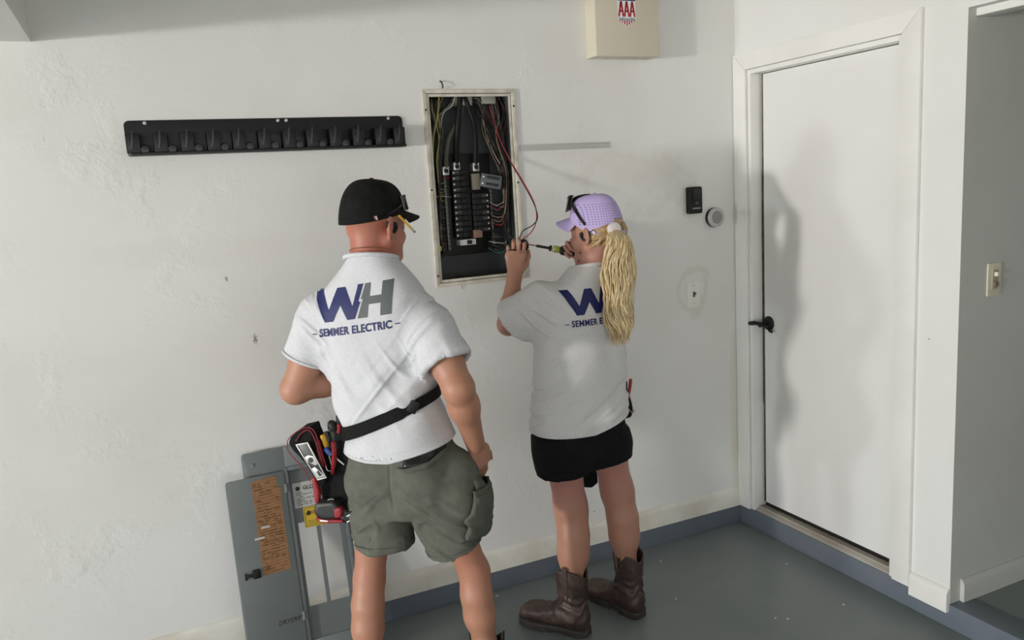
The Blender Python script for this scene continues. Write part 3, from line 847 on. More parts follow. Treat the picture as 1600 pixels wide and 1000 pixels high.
class Frame:
    """a figure's own axes: right, forward, up"""
    def __init__(self, O, az, pitch=0.0, roll=0.0):
        self.O = V3(O)
        a, p = R(az), R(pitch)
        fw = np.array([math.sin(a), math.cos(a), 0.0])
        self.r = np.array([math.cos(a), -math.sin(a), 0.0])
        up = np.array([0, 0, 1.0])
        self.f = fw*math.cos(p) + up*math.sin(p)
        self.u = up*math.cos(p) - fw*math.sin(p)
        if roll:
            c, s_ = math.cos(R(roll)), math.sin(R(roll))
            self.r, self.u = self.r*c + self.u*s_, self.u*c - self.r*s_
    def P(self, r, f, z): return self.O + self.r*r + self.f*f + self.u*z
    def px(self, x, y, f=0.0):
        d = _f + _r*(x-800)/FPX - _u*(y-500)/FPX
        t = ((self.O-CAM)@self.f + f)/(d@self.f)
        return CAM + d*t
    def loc(self, P):
        q = V3(P)-self.O
        return np.array([q@self.r, q@self.f, q@self.u])

class Cone:
    """segment a-b with radii; flat=(axis, ratio) squashes it along an axis"""
    def __init__(self, a, b, ra, rb, flat=None):
        self.a, self.b, self.ra, self.rb, self.flat = V3(a), V3(b), ra, rb, flat
        m = max(ra, rb)*1.05
        if flat and flat[1] > 1: m *= flat[1]
        self.lo = np.minimum(self.a, self.b)-m
        self.hi = np.maximum(self.a, self.b)+m
    def __call__(self, X, Y, Z):
        ab = self.b-self.a
        L2 = ab@ab
        px, py, pz = X-self.a[0], Y-self.a[1], Z-self.a[2]
        t = np.clip((px*ab[0]+py*ab[1]+pz*ab[2])/max(L2, 1e-12), 0, 1)
        qx, qy, qz = px-t*ab[0], py-t*ab[1], pz-t*ab[2]
        d2 = qx*qx+qy*qy+qz*qz
        if self.flat:
            s, k = V3(self.flat[0]), self.flat[1]
            c = qx*s[0]+qy*s[1]+qz*s[2]
            d2 = d2 - c*c + (c/k)**2
        return np.sqrt(d2) - (self.ra+(self.rb-self.ra)*t)

class Ell:
    def __init__(self, c, rad, axes):
        self.c, self.rad, self.ax = V3(c), rad, [V3(a) for a in axes]
        ext = sum(np.abs(a)*r for a, r in zip(self.ax, rad))
        self.lo, self.hi = self.c-ext, self.c+ext
    def __call__(self, X, Y, Z):
        px, py, pz = X-self.c[0], Y-self.c[1], Z-self.c[2]
        q = 0
        g = 0
        for a, r in zip(self.ax, self.rad):
            u = (px*a[0]+py*a[1]+pz*a[2])
            q = q + (u/r)**2
            g = g + (u/(r*r))**2
        k0 = np.sqrt(q)
        return k0*(k0-1)/np.maximum(np.sqrt(g), 1e-6)

class Loft:
    """stack of super-ellipse sections (h, cs, ct, a, b) along w"""
    def __init__(self, o, s, t, w, secs, n=2.2):
        self.o, self.s, self.t, self.w, self.n = V3(o), unit(s), unit(t), unit(w), n
        S = np.array(sorted(secs), float)
        # smooth the section table
        hh = np.linspace(S[0, 0], S[-1, 0], 64)
        def pch(x, y):
            m = np.gradient(y, x)
            i = np.clip(np.searchsorted(x, hh)-1, 0, len(x)-2)
            d = x[i+1]-x[i]
            u = (hh-x[i])/d
            return (2*u**3-3*u**2+1)*y[i]+(u**3-2*u**2+u)*d*m[i]+(-2*u**3+3*u**2)*y[i+1]+(u**3-u**2)*d*m[i+1]
        self.tab = [hh] + [pch(S[:, 0], S[:, k]) for k in range(1, 5)]
        pts = []
        for i in range(0, 64, 3):
            h, cs, ct, a, b = (self.tab[k][i] for k in range(5))
            for ss in (-1, 1):
                for tt in (-1, 1):
                    pts.append(self.o+self.w*h+self.s*(cs+ss*a)+self.t*(ct+tt*b))
        h, cs, ct, a, b = (self.tab[k][63] for k in range(5))
        for ss in (-1, 1):
            for tt in (-1, 1):
                pts.append(self.o+self.w*h+self.s*(cs+ss*a)+self.t*(ct+tt*b))
        pts = np.array(pts)
        self.lo, self.hi = pts.min(0), pts.max(0)
    def sec(self, h):
        return [np.interp(h, self.tab[0], self.tab[k]) for k in range(1, 5)]
    def __call__(self, X, Y, Z):
        px, py, pz = X-self.o[0], Y-self.o[1], Z-self.o[2]
        dot = lambda v: px*v[0]+py*v[1]+pz*v[2]
        H = dot(self.w)
        cs, ct, a, b = self.sec(H)
        n = self.n
        q = ((np.abs(dot(self.s)-cs)/a)**n + (np.abs(dot(self.t)-ct)/b)**n)**(1.0/n)
        d = (q-1)*np.minimum(a, b)
        return np.maximum(d, np.maximum(self.tab[0][0]-H, H-self.tab[0][-1]))
    def surf(self, h, ang, off=0.0):
        cs, ct, a, b = self.sec(h)
        c, s_ = math.cos(ang), math.sin(ang)
        k = (abs(c)**self.n+abs(s_)**self.n)**(-1.0/self.n)
        return self.o+self.w*h+self.s*(cs+(a+off)*c*k)+self.t*(ct+(b+off)*s_*k)

class BB:
    def __init__(self, pts, pad):
        P = np.array([V3(p) for p in pts])
        self.lo, self.hi = P.min(0)-pad, P.max(0)+pad

class Field:
    def __init__(self, prims, h, pad=0.02):
        lo = np.min([p.lo for p in prims], 0)-pad
        hi = np.max([p.hi for p in prims], 0)+pad
        self.h, self.lo = h, lo
        self.n = np.ceil((hi-lo)/h).astype(int)+1
        self.D = np.full(self.n, 0.2, F4)
        self.ax = [(lo[i]+h*np.arange(self.n[i])).astype(F4) for i in range(3)]
    def sub(self, lo, hi):
        i0 = np.clip(np.floor((lo-self.lo)/self.h).astype(int), 0, self.n)
        i1 = np.clip(np.ceil((hi-self.lo)/self.h).astype(int)+1, 0, self.n)
        sl = tuple(slice(a, b) for a, b in zip(i0, i1))
        X = self.ax[0][sl[0]][:, None, None]; Y = self.ax[1][sl[1]][None, :, None]; Z = self.ax[2][sl[2]][None, None, :]
        return sl, X, Y, Z
    def add(self, p, k=0.01):
        m = max(k, 0.008)*1.3
        sl, X, Y, Z = self.sub(p.lo-m, p.hi+m)
        d = p(X, Y, Z).astype(F4)
        a = self.D[sl]
        t = np.clip(0.5+0.5*(d-a)/k, 0, 1)
        self.D[sl] = d*(1-t)+a*t-k*t*(1-t)
        return self
    def cut(self, p, k=0.003):
        m = max(k, 0.008)*1.3
        sl, X, Y, Z = self.sub(p.lo-m, p.hi+m)
        d = -p(X, Y, Z).astype(F4)
        a = self.D[sl]
        t = np.clip(0.5-0.5*(d-a)/k, 0, 1)
        self.D[sl] = d*(1-t)+a*t+k*t*(1-t)
        return self
    def cut_fn(self, fn):
        """keep only where fn(X,Y,Z) < 0"""
        self.D = np.maximum(self.D, fn(self.ax[0][:, None, None], self.ax[1][None, :, None], self.ax[2][None, None, :]).astype(F4))
        return self
    def mesh(self):
        D = self.D
        D[0], D[-1] = 0.2, 0.2
        D[:, 0], D[:, -1] = 0.2, 0.2
        D[:, :, 0], D[:, :, -1] = 0.2, 0.2
        nx, ny, nz = D.shape
        ins = D < 0
        c = ins[:-1, :-1, :-1].astype(np.int8)
        for i in (0, 1):
            for j in (0, 1):
                for k in (0, 1):
                    if i+j+k:
                        c = c + ins[i:nx-1+i, j:ny-1+j, k:nz-1+k]
        act = (c > 0) & (c < 8)
        I = np.argwhere(act)
        idx = np.full(act.shape, -1, np.int32)
        idx[act] = np.arange(len(I))
        acc = np.zeros((len(I), 3)); cnt = np.zeros(len(I))
        corners = [(i, j, k) for i in (0, 1) for j in (0, 1) for k in (0, 1)]
        val = {cn: D[I[:, 0]+cn[0], I[:, 1]+cn[1], I[:, 2]+cn[2]].astype(float) for cn in corners}
        for a in corners:
            for ax in range(3):
                if a[ax] == 0:
                    b = list(a); b[ax] = 1; b = tuple(b)
                    va, vb = val[a], val[b]
                    m = (va < 0) != (vb < 0)
                    t = np.where(m, va/np.where(m, va-vb, 1), 0)
                    p = np.array(a, float)[None, :]+0*acc
                    p[:, ax] += t
                    acc += p*m[:, None]; cnt += m
        verts = (acc/cnt[:, None]+I)*self.h+self.lo
        quads = []
        for ax in range(3):
            o1, o2 = [(1, 2), (2, 0), (0, 1)][ax]
            sl0 = [slice(1, -1)]*3; sl1 = [slice(1, -1)]*3
            sl0[ax] = slice(0, -1); sl1[ax] = slice(1, None)
            a, b = ins[tuple(sl0)], ins[tuple(sl1)]
            E_ = np.argwhere(a != b)
            base = E_.copy()
            for o in range(3):
                if o != ax: base[:, o] += 1
            flip = a[tuple(E_.T)]
            def cell(d1, d2):
                q = base.copy(); q[:, o1] += d1; q[:, o2] += d2
                return idx[tuple(q.T)]
            q = np.stack([cell(-1, -1), cell(0, -1), cell(0, 0), cell(-1, 0)], 1)
            q[~flip] = q[~flip][:, ::-1]
            quads.append(q)
        q = np.concatenate(quads)
        q = q[(q >= 0).all(1)]
        return verts, q

def np_mesh(name, verts, quads, m, parent=None, disp=None, relax=1, attr=None):
    me = bpy.data.meshes.new(name)
    for _ in range(relax):      # light smoothing of the voxel steps
        s_ = np.zeros_like(verts); n_ = np.zeros(len(verts))
        for a, b in ((0, 1), (1, 2), (2, 3), (3, 0)):
            np.add.at(s_, quads[:, a], verts[quads[:, b]]); np.add.at(n_, quads[:, a], 1)
            np.add.at(s_, quads[:, b], verts[quads[:, a]]); np.add.at(n_, quads[:, b], 1)
        verts = verts*0.5 + 0.5*s_/np.maximum(n_, 1)[:, None]
    if disp is not None:
        e1 = verts[quads[:, 2]]-verts[quads[:, 0]]; e2 = verts[quads[:, 3]]-verts[quads[:, 1]]
        fn = np.cross(e1, e2)
        vn = np.zeros_like(verts)
        for a in range(4): np.add.at(vn, quads[:, a], fn)
        vn /= np.maximum(np.linalg.norm(vn, axis=1), 1e-12)[:, None]
        verts = verts + vn*disp(verts)[:, None]
    me.vertices.add(len(verts)); me.vertices.foreach_set('co', verts.astype(np.float32).ravel())
    me.loops.add(len(quads)*4); me.loops.foreach_set('vertex_index', quads.astype(np.int32).ravel())
    me.polygons.add(len(quads)); me.polygons.foreach_set('loop_start', np.arange(0, len(quads)*4, 4, dtype=np.int32))
    me.update(calc_edges=True)
    me.polygons.foreach_set('use_smooth', np.ones(len(quads), bool))
    if attr is not None:
        at_ = me.attributes.new('tint', 'FLOAT', 'POINT')
        at_.data.foreach_set('value', attr(verts).astype(np.float32))
    me.materials.append(m)
    o = bpy.data.objects.new(name, me)
    COL.objects.link(o)
    return attach(o, parent)

def nz3(P, sc, seed=0.0):
    """smooth noise, vectorised over points (3 crossed sine octaves of value noise)"""
    p = np.asarray(P)*np.asarray(sc)+seed
    i = np.floor(p).astype(np.int64); f = p-i
    u = f*f*(3-2*f)
    def h(a, b, c):
        n = (a*374761393 + b*668265263 + c*2147483647) & 0x7fffffff
        n = ((n ^ (n >> 13))*1274126177) & 0x7fffffff
        return ((n ^ (n >> 16)) & 0xffff)/65535.0
    o = 0
    for dx in (0, 1):
        for dy in (0, 1):
            for dz in (0, 1):
                w_ = (u[:, 0] if dx else 1-u[:, 0])*(u[:, 1] if dy else 1-u[:, 1])*(u[:, 2] if dz else 1-u[:, 2])
                o = o + w_*h(i[:, 0]+dx, i[:, 1]+dy, i[:, 2]+dz)
    return o*2-1

def ridge(n_, w_=.16): return np.exp(-(n_/w_)**2)-.35

def bump01(x, c, w_): return np.exp(-((x-c)/w_)**2)

def skin_material(name, base, red, rough=0.5):
    m = bpy.data.materials.new(name); m.use_nodes = True
    nt = m.node_tree; p = nt.nodes['Principled BSDF']; L = nt.links.new
    at_ = nt.nodes.new('ShaderNodeAttribute'); at_.attribute_name = 'tint'
    tc = nt.nodes.new('ShaderNodeTexCoord')
    n = nt.nodes.new('ShaderNodeTexNoise'); n.inputs['Scale'].default_value = 22; n.inputs['Detail'].default_value = 6
    L(tc.outputs['Object'], n.inputs['Vector'])
    ad = nt.nodes.new('ShaderNodeMath'); ad.operation = 'MULTIPLY_ADD'; ad.use_clamp = True
    L(n.outputs['Fac'], ad.inputs[0]); ad.inputs[1].default_value = 0.5
    sb = nt.nodes.new('ShaderNodeMath'); sb.operation = 'SUBTRACT'; L(at_.outputs['Fac'], sb.inputs[0]); sb.inputs[1].default_value = 0.25
    L(sb.outputs[0], ad.inputs[2])
    mx = nt.nodes.new('ShaderNodeMix'); mx.data_type = 'RGBA'
    mx.inputs[6].default_value = srgb(base); mx.inputs[7].default_value = srgb(red)
    L(ad.outputs[0], mx.inputs[0]); L(mx.outputs[2], p.inputs['Base Color'])
    p.inputs['Roughness'].default_value = rough
    p.inputs['Subsurface Weight'].default_value = 0.12
    p.inputs['Subsurface Radius'].default_value = (0.01, 0.004, 0.002)
    p.inputs['Subsurface Scale'].default_value = 0.5
    n2 = nt.nodes.new('ShaderNodeTexNoise'); n2.inputs['Scale'].default_value = 260
    L(tc.outputs['Object'], n2.inputs['Vector'])
    bp = nt.nodes.new('ShaderNodeBump'); bp.inputs['Strength'].default_value = 0.12; bp.inputs['Distance'].default_value = 0.002
    L(n2.outputs['Fac'], bp.inputs['Height']); L(bp.outputs[0], p.inputs['Normal'])
    return m

def add_head(F, H, sc=1.0):
    """H: Frame at ear level"""
    P = lambda r, f, z: H.P(r*sc, f*sc, z*sc)
    A = (H.r, H.f, H.u)
    e = lambda c, rad, k=0.02: F.add(Ell(P(*c), [x*sc for x in rad], A), k)
    e((0, -.012, .035), (.074, .096, .088))
    e((0, .035, -.045), (.060, .062, .080), .03)
    for s in (-1, 1):
        F.add(Cone(P(s*.054, .0, -.052), P(s*.018, .078, -.098), .024*sc, .017*sc), .02)
    e((0, .084, -.100), (.020, .016, .016), .015)
    F.add(Cone(P(-.034, .079, .012), P(.034, .079, .012), .013*sc, .013*sc), .015)
    F.add(Cone(P(0, .092, -.002), P(0, .109, -.040), .008*sc, .012*sc), .012)
    for s in (-1, 1):
        e((s*.011, .098, -.044), (.008, .010, .007), .006)
        F.cut(Ell(P(s*.031, .098, -.010), [.015*sc, .012*sc, .010*sc], A), .01)
        e((s*.031, .080, -.010), (.013, .012, .012), .004)
        e((s*.046, .058, -.038), (.018, .02, .018), .02)
    F.add(Cone(P(-.020, .087, -.067), P(.020, .087, -.067), .006*sc, .006*sc), .006)
    F.add(Cone(P(-.017, .087, -.078), P(.017, .087, -.078), .0065*sc, .0065*sc), .006)
    for s in (-1, 1):
        back = unit(H.r*s*0.45 - H.f*0.9)
        out = unit(H.r*s*0.9 + H.f*0.45)
        F.add(Ell(P(s*.083, -.014, -.014), [.010*sc, .021*sc, .034*sc], (out, back, H.u)), .008)
        F.cut(Ell(P(s*.093, -.008, -.011), [.006*sc, .010*sc, .018*sc], (out, back, H.u)), .004)

FINGERS = ((.030, .086, (.042, .026, .020), .0088), (.010, .090, (.047, .030, .021), .0090), (-.010, .087, (.043, .028, .020), .0086), (-.029, .078, (.034, .021, .018), .0076))
def add_hand(F, W, d, n, s, curls, thumb=((.55, .75, -.25), (.75, .45, -.45), (.85, .2, -.5)), sc=1.0, spread=0.04):
    """W wrist, d towards the knuckles, n out of the back of the hand, s towards the thumb"""
    d = unit(d); n = unit(V3(n)-d*(V3(n)@d)); s = unit(V3(s)-d*(V3(s)@d)-n*(V3(s)@n))
    F.add(Loft(W, s, n, d, [(-.02*sc, 0, 0, .025*sc, .019*sc), (.01*sc, 0, 0, .027*sc, .018*sc), (.04*sc, 0, 0, .036*sc, .017*sc), (.075*sc, 0, .001, .041*sc, .0145*sc), (.096*sc, 0, -.001, .039*sc, .010*sc)], 2.4), .014)
    tips = []
    for (so, ho, seg, r), cu in zip(FINGERS, curls):
        p = V3(W)+s*so*sc+d*(ho-.012)*sc
        F.add(Ell(p+n*.006*sc+d*.008*sc, [.011*sc, .010*sc, .012*sc], (s, n, d)), .008)
        ang = 0.0
        rr = r*sc
        for L_, c in zip(seg, cu):
            ang += R(c)
            v = unit(d*math.cos(ang)-n*math.sin(ang)+s*(so*spread*20*math.cos(ang)))
            q = p+v*(L_+(.012 if L_ == seg[0] else 0))*sc
            F.add(Cone(p, q, rr, rr*.93), .003)
            p, rr = q, rr*.93
        tips.append(p)
    p = V3(W)+s*.024*sc+d*.018*sc-n*.006*sc
    rr = .0135*sc
    for L_, (a, b, c) in zip((.042, .034, .026), thumb):
        v = unit(d*a+s*b+n*c)
        q = p+v*L_*sc
        F.add(Cone(p, q, rr, rr*.86), .008)
        p, rr = q, rr*.86
    return tips, p

def bvh(o):
    me = o.data
    return BVHTree.FromPolygons([v.co[:] for v in me.vertices], [p.vertices[:] for p in me.polygons])

def print_on(name, polys, tree, origin, ex, ey, m, parent, cell=0.007, off=0.0012, cast=None, thick=0.0):
    """flat artwork (u,v polygons or (verts,faces)) wrapped onto a surface along its own normal"""
    ex, ey = Vector(ex), Vector(ey)
    ez = ex.cross(ey).normalized()          # outwards, away from the cloth
    bm = bmesh.new()
    for pl in polys:
        if isinstance(pl, tuple) and len(pl) == 2 and isinstance(pl[1], list) and pl[1] and isinstance(pl[1][0], tuple) and isinstance(pl[1][0][0], int):
            vs_ = [bm.verts.new((a[0], a[1], 0)) for a in pl[0]]
            for f in pl[1]:
                try: bm.faces.new([vs_[i] for i in f])
                except ValueError: pass
        else:
            bm.faces.new([bm.verts.new((a, b, 0)) for a, b in pl])
    bm.normal_update()
    bmesh.ops.triangulate(bm, faces=bm.faces[:], ngon_method='EAR_CLIP')
    us = [v.co.x for v in bm.verts]; vv = [v.co.y for v in bm.verts]
    for ax, lo, hi in ((0, min(us), max(us)), (1, min(vv), max(vv))):
        c = lo+cell
        while c < hi:
            bmesh.ops.bisect_plane(bm, geom=bm.verts[:]+bm.edges[:]+bm.faces[:], plane_co=(c, 0, 0) if ax == 0 else (0, c, 0), plane_no=(1, 0, 0) if ax == 0 else (0, 1, 0))
            c += cell
    O = Vector(origin)
    dead = []
    for v in bm.verts:
        p = O+ex*v.co.x+ey*v.co.y
        hit, nrm, _, _ = tree.ray_cast(p+ez*0.25, -ez)
        if hit is None:
            dead.append(v)
        else:
            nn = nrm if nrm.dot(ez) > 0 else -nrm
            v.co = hit+ez*off*.6+nn*off*.4
    bmesh.ops.delete(bm, geom=dead, context='VERTS')
    if thick:
        bmesh.ops.solidify(bm, geom=bm.faces[:], thickness=thick)
    me = bpy.data.meshes.new(name)
    bm.to_mesh(me); bm.free()
    for p in me.polygons: p.use_smooth = True
    me.materials.append(m)
    o = bpy.data.objects.new(name, me)
    COL.objects.link(o)
    return attach(o, parent)

LOGO_W = [(0, 1), (.32, 1), (.60, .36), (.86, 1), (1.13, 1), (1.36, .38), (1.52, 1.02), (1.68, 1.02), (1.53, .50), (1.60, .50), (1.42, 0), (1.19, 0), (.985, .47), (.73, 0), (.45, 0)]
LOGO_H = [(1.50, 0), (1.80, 0), (1.84, .38), (2.20, .38), (2.18, 0), (2.50, 0), (2.56, 1.02), (2.25, 1.02), (2.22, .62), (1.87, .62), (1.91, 1.02), (1.74, 1.02), (1.60, .56), (1.67, .56)]
M_navy = mat('navy_print', (14, 24, 86), 0.6)
M_greyp = mat('grey_print', (86, 91, 92), 0.6)
def shirt_logo(shirt, C, ex, ey, sc):
    t = bvh(shirt)
    ex, ey = Vector(unit(ex)), Vector(unit(ey))
    sc_t = sc*.97
    hgt = .095*sc
    mp = lambda pts: [((a-1.28)*hgt*1.08-.008*sc, (b)*hgt) for a, b in pts]
    print_on('print_letter', [mp(LOGO_W)], t, C, ex, ey, M_navy, shirt)
    print_on('print_letter', [mp(LOGO_H)], t, C, ex, ey, M_greyp, shirt)
    v, f = text_polys('SEMMER ELECTRIC', .0285*sc, bold=.0009, space=1.07)
    wd = max(a[0] for a in v)-min(a[0] for a in v)
    k = .232*sc/wd
    v2 = [(a*k, b*1.12-.031*sc) for a, b, c in v]
    print_on('print_lettering', [(v2, f)], t, C, ex, ey, M_navy, shirt, cell=0.02, off=.0016)
    for s in (-1, 1):
        print_on('print_dash', [[(s*.124*sc, -.0325*sc), (s*.140*sc, -.0325*sc), (s*.140*sc, -.0295*sc), (s*.124*sc, -.0295*sc)]], t, C, ex, ey, M_navy, shirt)

def cloth_mat(name, a, b, scale, rough=0.9, bscale=900, bump=0.25):
    return mat(name, a, rough, col2=b, vscale=scale, bump=bump, bscale=bscale, spec=0.2, bdetail=2)
M_shirt = mat('heather_cotton', (206, 207, 210), 0.92, col2=(197, 198, 202), vscale=110, bump=0.2, bscale=700, spec=0.15, stretch=(1, 1, 3))
M_shirt2 = mat('heather_cotton_grey', (216, 215, 214), 0.92, col2=(206, 205, 205), vscale=110, bump=0.2, bscale=700, spec=0.15, stretch=(1, 1, 3))

def glasses_on_crown(label, H, tree, arm_px, front_l, bulge, hh0, lift, tilt=.5, up=.0):
    """wrap-round glasses pushed up on a cap: temple arms lie on the crown, lenses span the front"""
    def cpt(x, y, off):
        d = Vector(_f + _r*(x-800)/FPX - _u*(y-500)/FPX).normalized()
        hit, nrm, _, _ = tree.ray_cast(Vector(CAM), d)
        if hit is None: return cpt(x+(1.5 if x < H_px[0] else -1.5), y+.3, off)
        nrm = nrm if nrm.dot(d) < 0 else -nrm
        return V3(hit+nrm*off)
    q0 = H.P(0, 0, .05)-CAM
    H_px = (800+FPX*(q0@_r)/(q0@_f), 0)
    def mirror(p):
        q = V3(p)-H.O
        return V3(p)-H.r*2*(q@H.r)
    g = empty('sunglasses', H.P(*front_l), label, 'sunglasses')
    arm_p = [cpt(a, b, lift) for a, b in arm_px]
    front = H.P(*front_l)
    hinge = arm_p[0]
    for mir in (False, True):
        f_ = mirror if mir else (lambda p: p)
        P_ = [Vector(f_(p)) for p in arm_p]
        MB().tube(spline(P_, 16), [.0062]*6+[.005]*5+[.0045]*6, 8, True, .55).build('temple_arm', M_gl, g, smooth=True)
        vs_, fs = [], []
        n1, n2 = 12, 7
        for lay in (0.0, .0025):
            for j in range(n2):
                for i in range(n1):
                    t = i/(n1-1)
                    lo_ = H.loc(hinge*(1-t)+front*t)
                    p = H.P(lo_[0], lo_[1]+bulge*math.sin(t*math.pi*.75)+lay, lo_[2]+up)
                    hh = hh0*(0.5+.5*math.sin(math.pi*min(1, .25+t*.75)))*(1-.5*max(0, t-.78)/.22)
                    tt = j/(n2-1)*2-1
                    p = p+H.u*hh*tt*.85-H.f*hh*tt*tilt
                    vs_.append(Vector(f_(p)))
        S_ = n1*n2
        for j in range(n2-1):
            for i in range(n1-1):
                a, b, c, d = j*n1+i, j*n1+i+1, (j+1)*n1+i+1, (j+1)*n1+i
                fs += [(a, b, c, d), (S_+d, S_+c, S_+b, S_+a)]
        ring_ = list(range(n1))+[j*n1+n1-1 for j in range(1, n2)]+[(n2-1)*n1+i for i in range(n1-2, -1, -1)]+[j*n1 for j in range(n2-2, 0, -1)]
        fs += [(ring_[(k+1) % len(ring_)], ring_[k], S_+ring_[k], S_+ring_[(k+1) % len(ring_)]) for k in range(len(ring_))]
        MB().add(vs_, fs).build('lens', mat('dark_lens', (30, 30, 24), 0.12, coat=.5), g, smooth=True, angle=60)
        MB().tube([vs_[(n2-1)*n1+i] for i in range(n1)], .0030, 6).build('rim', M_gl, g, smooth=True)
        MB().tube([vs_[i] for i in range(n1)], .0026, 6).build('rim', M_gl, g, smooth=True)
    return g
M_gl = mat('glasses_black', (16, 16, 17), 0.3)

def make_cap(parent, H, sc, m, m_under, rim=0.0, tilt=0.0, seams=6, hole=False, height=.128, ra=.086, rb=.106):
    """six-panel cap: dome with seams and rim, curved brim, button"""
    n, k = 72, 18
    cap = empty_child('cap', parent)
    def dome(ang, t, off=0.0):
        # ang 0 = front, t 0 rim .. 1 top
        e = math.sin(t*math.pi/2)**0.9
        rr = math.cos(t*math.pi/2)**0.64
        seam = 1.0-0.016*math.exp(-((((ang/(2*math.pi)*seams) % 1.0)-0.0 if ((ang/(2*math.pi)*seams) % 1.0) < .5 else ((ang/(2*math.pi)*seams) % 1.0)-1)*9)**2)*min(1, t*4+.3)
        z0 = rim + tilt*math.cos(ang)
        r_ = rr*seam
        return H.P((ra+off)*sc*r_*math.sin(ang), ((rb+off)*r_*math.cos(ang)-.010)*sc, (z0+(height-z0+off)*e)*sc)
    mb = MB()
    vs_, fs = [], []
    for off in (0.0, -.003):
        for j in range(k+1):
            for i in range(n):
                vs_.append(Vector(dome(2*math.pi*i/n, j/k*0.985, off)))
    def is_hole(i, j):
        if not hole: return False
        a = 2*math.pi*(i+.5)/n-math.pi
        t = (j+.5)/k
        return (a/.46)**2+((t-.13)/.17)**2 < 1 and t > .13
    S = (k+1)*n
    for j in range(k):
        for i in range(n):
            if is_hole(i, j): continue
            a, b, c, d = j*n+i, j*n+(i+1) % n, (j+1)*n+(i+1) % n, (j+1)*n+i
            fs.append((a, b, c, d)); fs.append((S+d, S+c, S+b, S+a))
            for (i2, j2, e1, e2) in ((i, j-1, b, a), (i, j+1, d, c), ((i-1) % n, j, a, d), ((i+1) % n, j, c, b)):
                if j2 < 0 or (0 <= j2 < k and is_hole(i2, j2)):
                    fs.append((e1, e2, S+e2, S+e1))
    fs.append(tuple(k*n+i for i in range(n)))
    mb.add(vs_, fs)
    mb.build('crown', m, cap, smooth=True, angle=60)
    # brim
    bv, bf = [], []
    nu, nv = 17, 8
    for lay in (0, -.0045):
        for j in range(nv):
            for i in range(nu):
                a = -R(62)+R(124)*i/(nu-1)
                v_ = j/(nv-1)
                base = V3(dome(a, 0.0, -.002))
                ext = (.078*sc)*v_*(math.cos(a*1.25)**0.6 if abs(a*1.25) < math.pi/2 else 0)
                drop = -.014*sc*v_ - .012*sc*(a/R(62))**2*v_
                p = base + H.f*ext + H.r*0.004*math.sin(a)*v_ + H.u*(drop+lay+.004)
                bv.append(Vector(p))
    S2 = nu*nv
    for j in range(nv-1):
        for i in range(nu-1):
            a, b, c, d = j*nu+i, j*nu+i+1, (j+1)*nu+i+1, (j+1)*nu+i
            bf.append((a, b, c, d)); bf.append((S2+d, S2+c, S2+b, S2+a))
    ring = [i for i in range(nu)]+[j*nu+nu-1 for j in range(1, nv)]+[(nv-1)*nu+i for i in range(nu-2, -1, -1)]+[j*nu for j in range(nv-2, 0, -1)]
    for q in range(len(ring)):
        a, b = ring[q], ring[(q+1) % len(ring)]
        bf.append((b, a, S2+a, S2+b))
    MB().add(bv, bf).build('brim', m_under, cap, smooth=True, angle=60)
    top = V3(dome(0, 1.0))
    MB().lathe([(0, -.002), (.0075*sc, -.001), (.007*sc, .003), (.004*sc, .005), (0, .0055)], H.P(0, -.010*sc, (height-.001)*sc), H.u, 14).build('button', m, cap, smooth=True)
    return cap, dome

def empty_child(name, parent):
    o = bpy.data.objects.new(name, None)
    o.empty_display_size = 0.05
    COL.objects.link(o)
    o.location = world_of(parent).translation
    return attach(o, parent)

